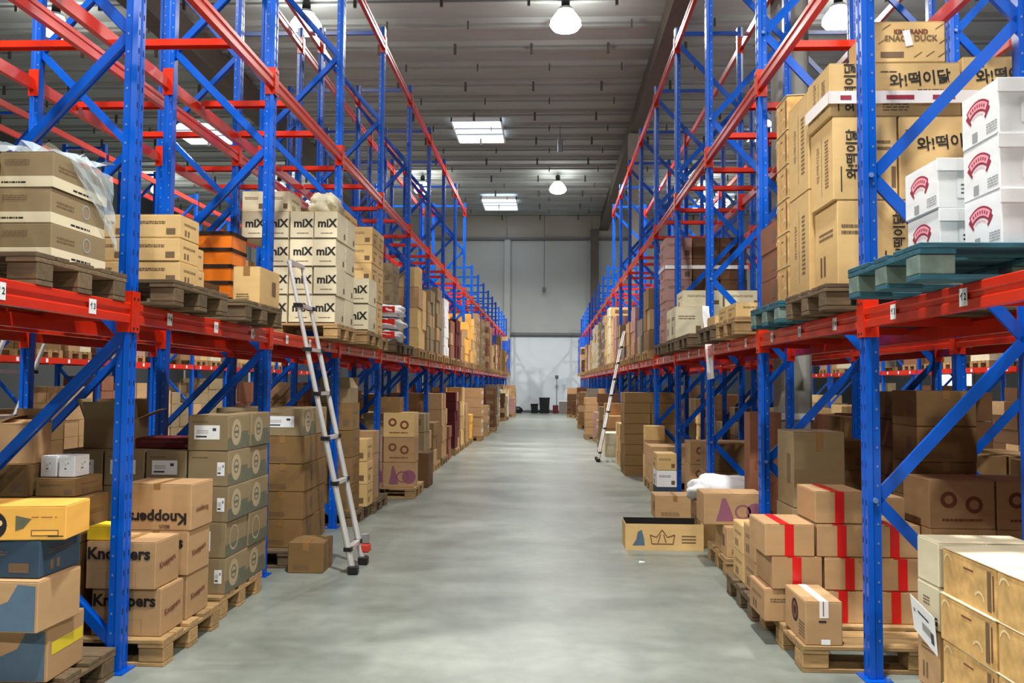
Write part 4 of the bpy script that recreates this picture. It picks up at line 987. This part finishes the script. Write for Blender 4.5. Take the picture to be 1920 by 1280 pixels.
# goods in the back-to-back rows and beyond
for s, xb, y1 in ((-1, XLB, Y1L), (1, XRB, Y1R)):
    for k in range(0, 12):
        for q in (.15, 1.15):
            y = y1 + BAY * (k - 1) + q
            if fr_.random() < .9: far_stack(s, xb + s * .08, y, SH, .8, .8, fr_.uniform(.4, 1.1) if k > 0 else .5, fr_.choice(pl), 0, (.4, .4, .25)); fpal(s, xb + s * .06, y, H1, pal_lab, D=.82)
            if not (s < 0 and k < 3) and fr_.random() < .93: far_stack(s, xb + s * .08, y, FL, .8, .9, fr_.uniform(.6, 1.4), fr_.choice(pl[:6]), 0, (.4, .4, .28)); fpal(s, xb + s * .06, y, 0, pal_lab, D=.82)
for s in (-1, 1):
    for k in range(1, 12):
        for q in (.2, 1.2):
            y = 5.5 + BAY * (k - 1) + q
            if fr_.random() < .8: far_stack(s, s * 9.06, y, SH, .8, .8, fr_.uniform(.5, 1.2), fr_.choice(pl), 0, (.4, .4, .3)); fpal(s, s * 9.04, y, H1, pal_lab, D=.86)
            if fr_.random() < .95: far_stack(s, s * 9.06, y, FL, .8, .95, fr_.uniform(.7, 1.5), fr_.choice(pl[:6]), 0, (.4, .4, .3)); fpal(s, s * 9.04, y, 0, pal_lab, D=.86)
o = ob('cartons', far.mesh('cartons')); tag(o, 'stacked cartons of many browns filling the distant and hidden rack bays', 'carton', None, 'stuff')

# ------------------------------------------------------------------ ladders
def ladder(p_bot, p_top, width, nr, label, foot_bar=True, r0=.026, extra=True):
    """two telescoping rails parallel in y, rungs along y"""
    r = bpy.data.objects.new('ladder', None); COL.objects.link(r); r.location = p_bot
    B = Vector((0, 0, 0)); T = Vector(p_top) - Vector(p_bot)
    for yy in (0, width):
        m = MB(); off = Vector((0, yy, 0))
        for i in range(nr):
            a, b_ = B.lerp(T, i / nr), B.lerp(T, (i + 1) / nr); m.tube(a + off, b_ + off, r0 - i * .0016, 'aluminium', 12)
        ob('rail', m.mesh('rail', False), r)
    for i in range(1, nr + 1):
        p = B.lerp(T, (i - (.45 if i == 1 else 0)) / nr) if i < nr else T
        rg = ob('rung', MB().box(-.022, .022, .0, width, -.014, .014, 'aluminium').mesh('rung'), r, p)
        for yy in ((0, width) if i < nr else ()): ob('collar', MB().box(-.031, .031, yy - .031, yy + .031, -.016, .016, 'black_plastic').mesh('collar'), rg)
    for yy in (0, width):
        ob('foot', MB().cbox(-.04, .04, yy - .04, yy + .04, 0, .07, 'black_plastic', .01).mesh('foot'), r)
    if extra: ob('wheel_guard', MB().cbox(-.03, .05, width - .02, width + .07, .10, .17, 'safety_red', .01).cbox(-.02, .045, width - .01, width + .06, .17, .26, 'galvanised', .01).mesh('guard'), r)
    tag(r, label, 'ladder')
ladder((-1.55, 6.83, 0), (-2.12, 6.83, 2.51), .37, 7, 'long silver telescopic ladder leaning on the left shelf')
ladder((.98, 17.0, 0), (1.56, 17.6, 2.62), .42, 8, 'distant silver ladder leaning against the right-hand shelf', extra=False)
ladder((-5.27, 6.92, 0), (-4.33, 6.92, 2.4), .58, 6, 'white ladder seen beyond the racks at left edge', extra=False, r0=.024)

# ------------------------------------------------------------------ clutter at the far wall
for i, (x, wd, h, nm, mt, lab) in enumerate((
        (-1.75, .7, .38, 'rubbish_bag', 'dark_bag', 'flat black rubbish bag at left by the far wall'),
        (-.75, .38, .45, 'bin', 'black_plastic', 'narrow black bin left of the tallest one at far wall'),
        (-.22, .55, .78, 'bin', 'black_plastic', 'tallest square black bin at the centre of far wall'),
        (.36, .3, .42, 'box', 'maroon_card', 'small maroon box between the bins at the far wall'),
        (.75, .42, .62, 'box', 'grey_card', 'grey box with white top at the far wall'),
        (1.25, .45, .42, 'rubbish_bag', 'dark_bag', 'black rubbish bag right of the grey box'),
        (1.7, .4, .34, 'rubbish_bag', 'dark_bag', 'rightmost black rubbish bag beside the far right rack'))):
    if nm == 'rubbish_bag': o = lump(nm, x, YF - .9, 0, wd, .5, h, mt, 60 + i)
    elif nm == 'bin':
        o = ob(nm, MB().add([(-wd*.42, -.2, 0), (wd*.42, -.2, 0), (wd*.42, .2, 0), (-wd*.42, .2, 0), (-wd/2, -.25, h), (wd/2, -.25, h), (wd/2, .25, h), (-wd/2, .25, h)], [(0,3,2,1),(0,1,5,4),(1,2,6,5),(2,3,7,6),(3,0,4,7),(4,5,6,7)], mt).mesh('bin'), None, (x, YF - .9, 0))
        ob('rim', MB().cbox(-wd/2 - .02, wd/2 + .02, -.27, .27, h, h + .04, mt, .01).mesh('rim'), o)
    else:
        o = ob(nm, carton_mesh(wd, .4, h, mt), None, (x, YF - .9, 0))
        if mt == 'grey_card': ob('lid', MB().box(-wd/2, wd/2, -.2, .2, h, h + .04, 'paper').mesh('lid'), o)
    tag(o, lab, 'bag' if nm == 'rubbish_bag' else nm)
pole = MB().tube((0, 0, 0.03), (0, 0, 1.9), .018, 'trim_grey', 8).cbox(-.09, .09, -.03, .03, 1.8, 2.0, 'trim_grey', .02).tube((0, 0, 0), (0, 0, .03), .14, 'trim_grey', 16).mesh('stand')
tag(ob('stand', pole, None, (.42, YF - .6, 0)), 'thin grey stand with small head before the far wall', 'stand')
tag(ob('paper_scrap', MB().add([(0,0,.001),(.05,.01,.004),(.06,.05,.002),(.01,.06,.006),(0,0,.0),(.05,.01,.001),(.06,.05,.0),(.01,.06,.001)], [(0,1,2,3),(7,6,5,4),(0,4,5,1),(1,5,6,2),(2,6,7,3),(3,7,4,0)], 'paper').mesh('scrap'), None, (.78, 7.45, 0)), 'tiny white paper scrap on the floor before the tray box', 'paper')
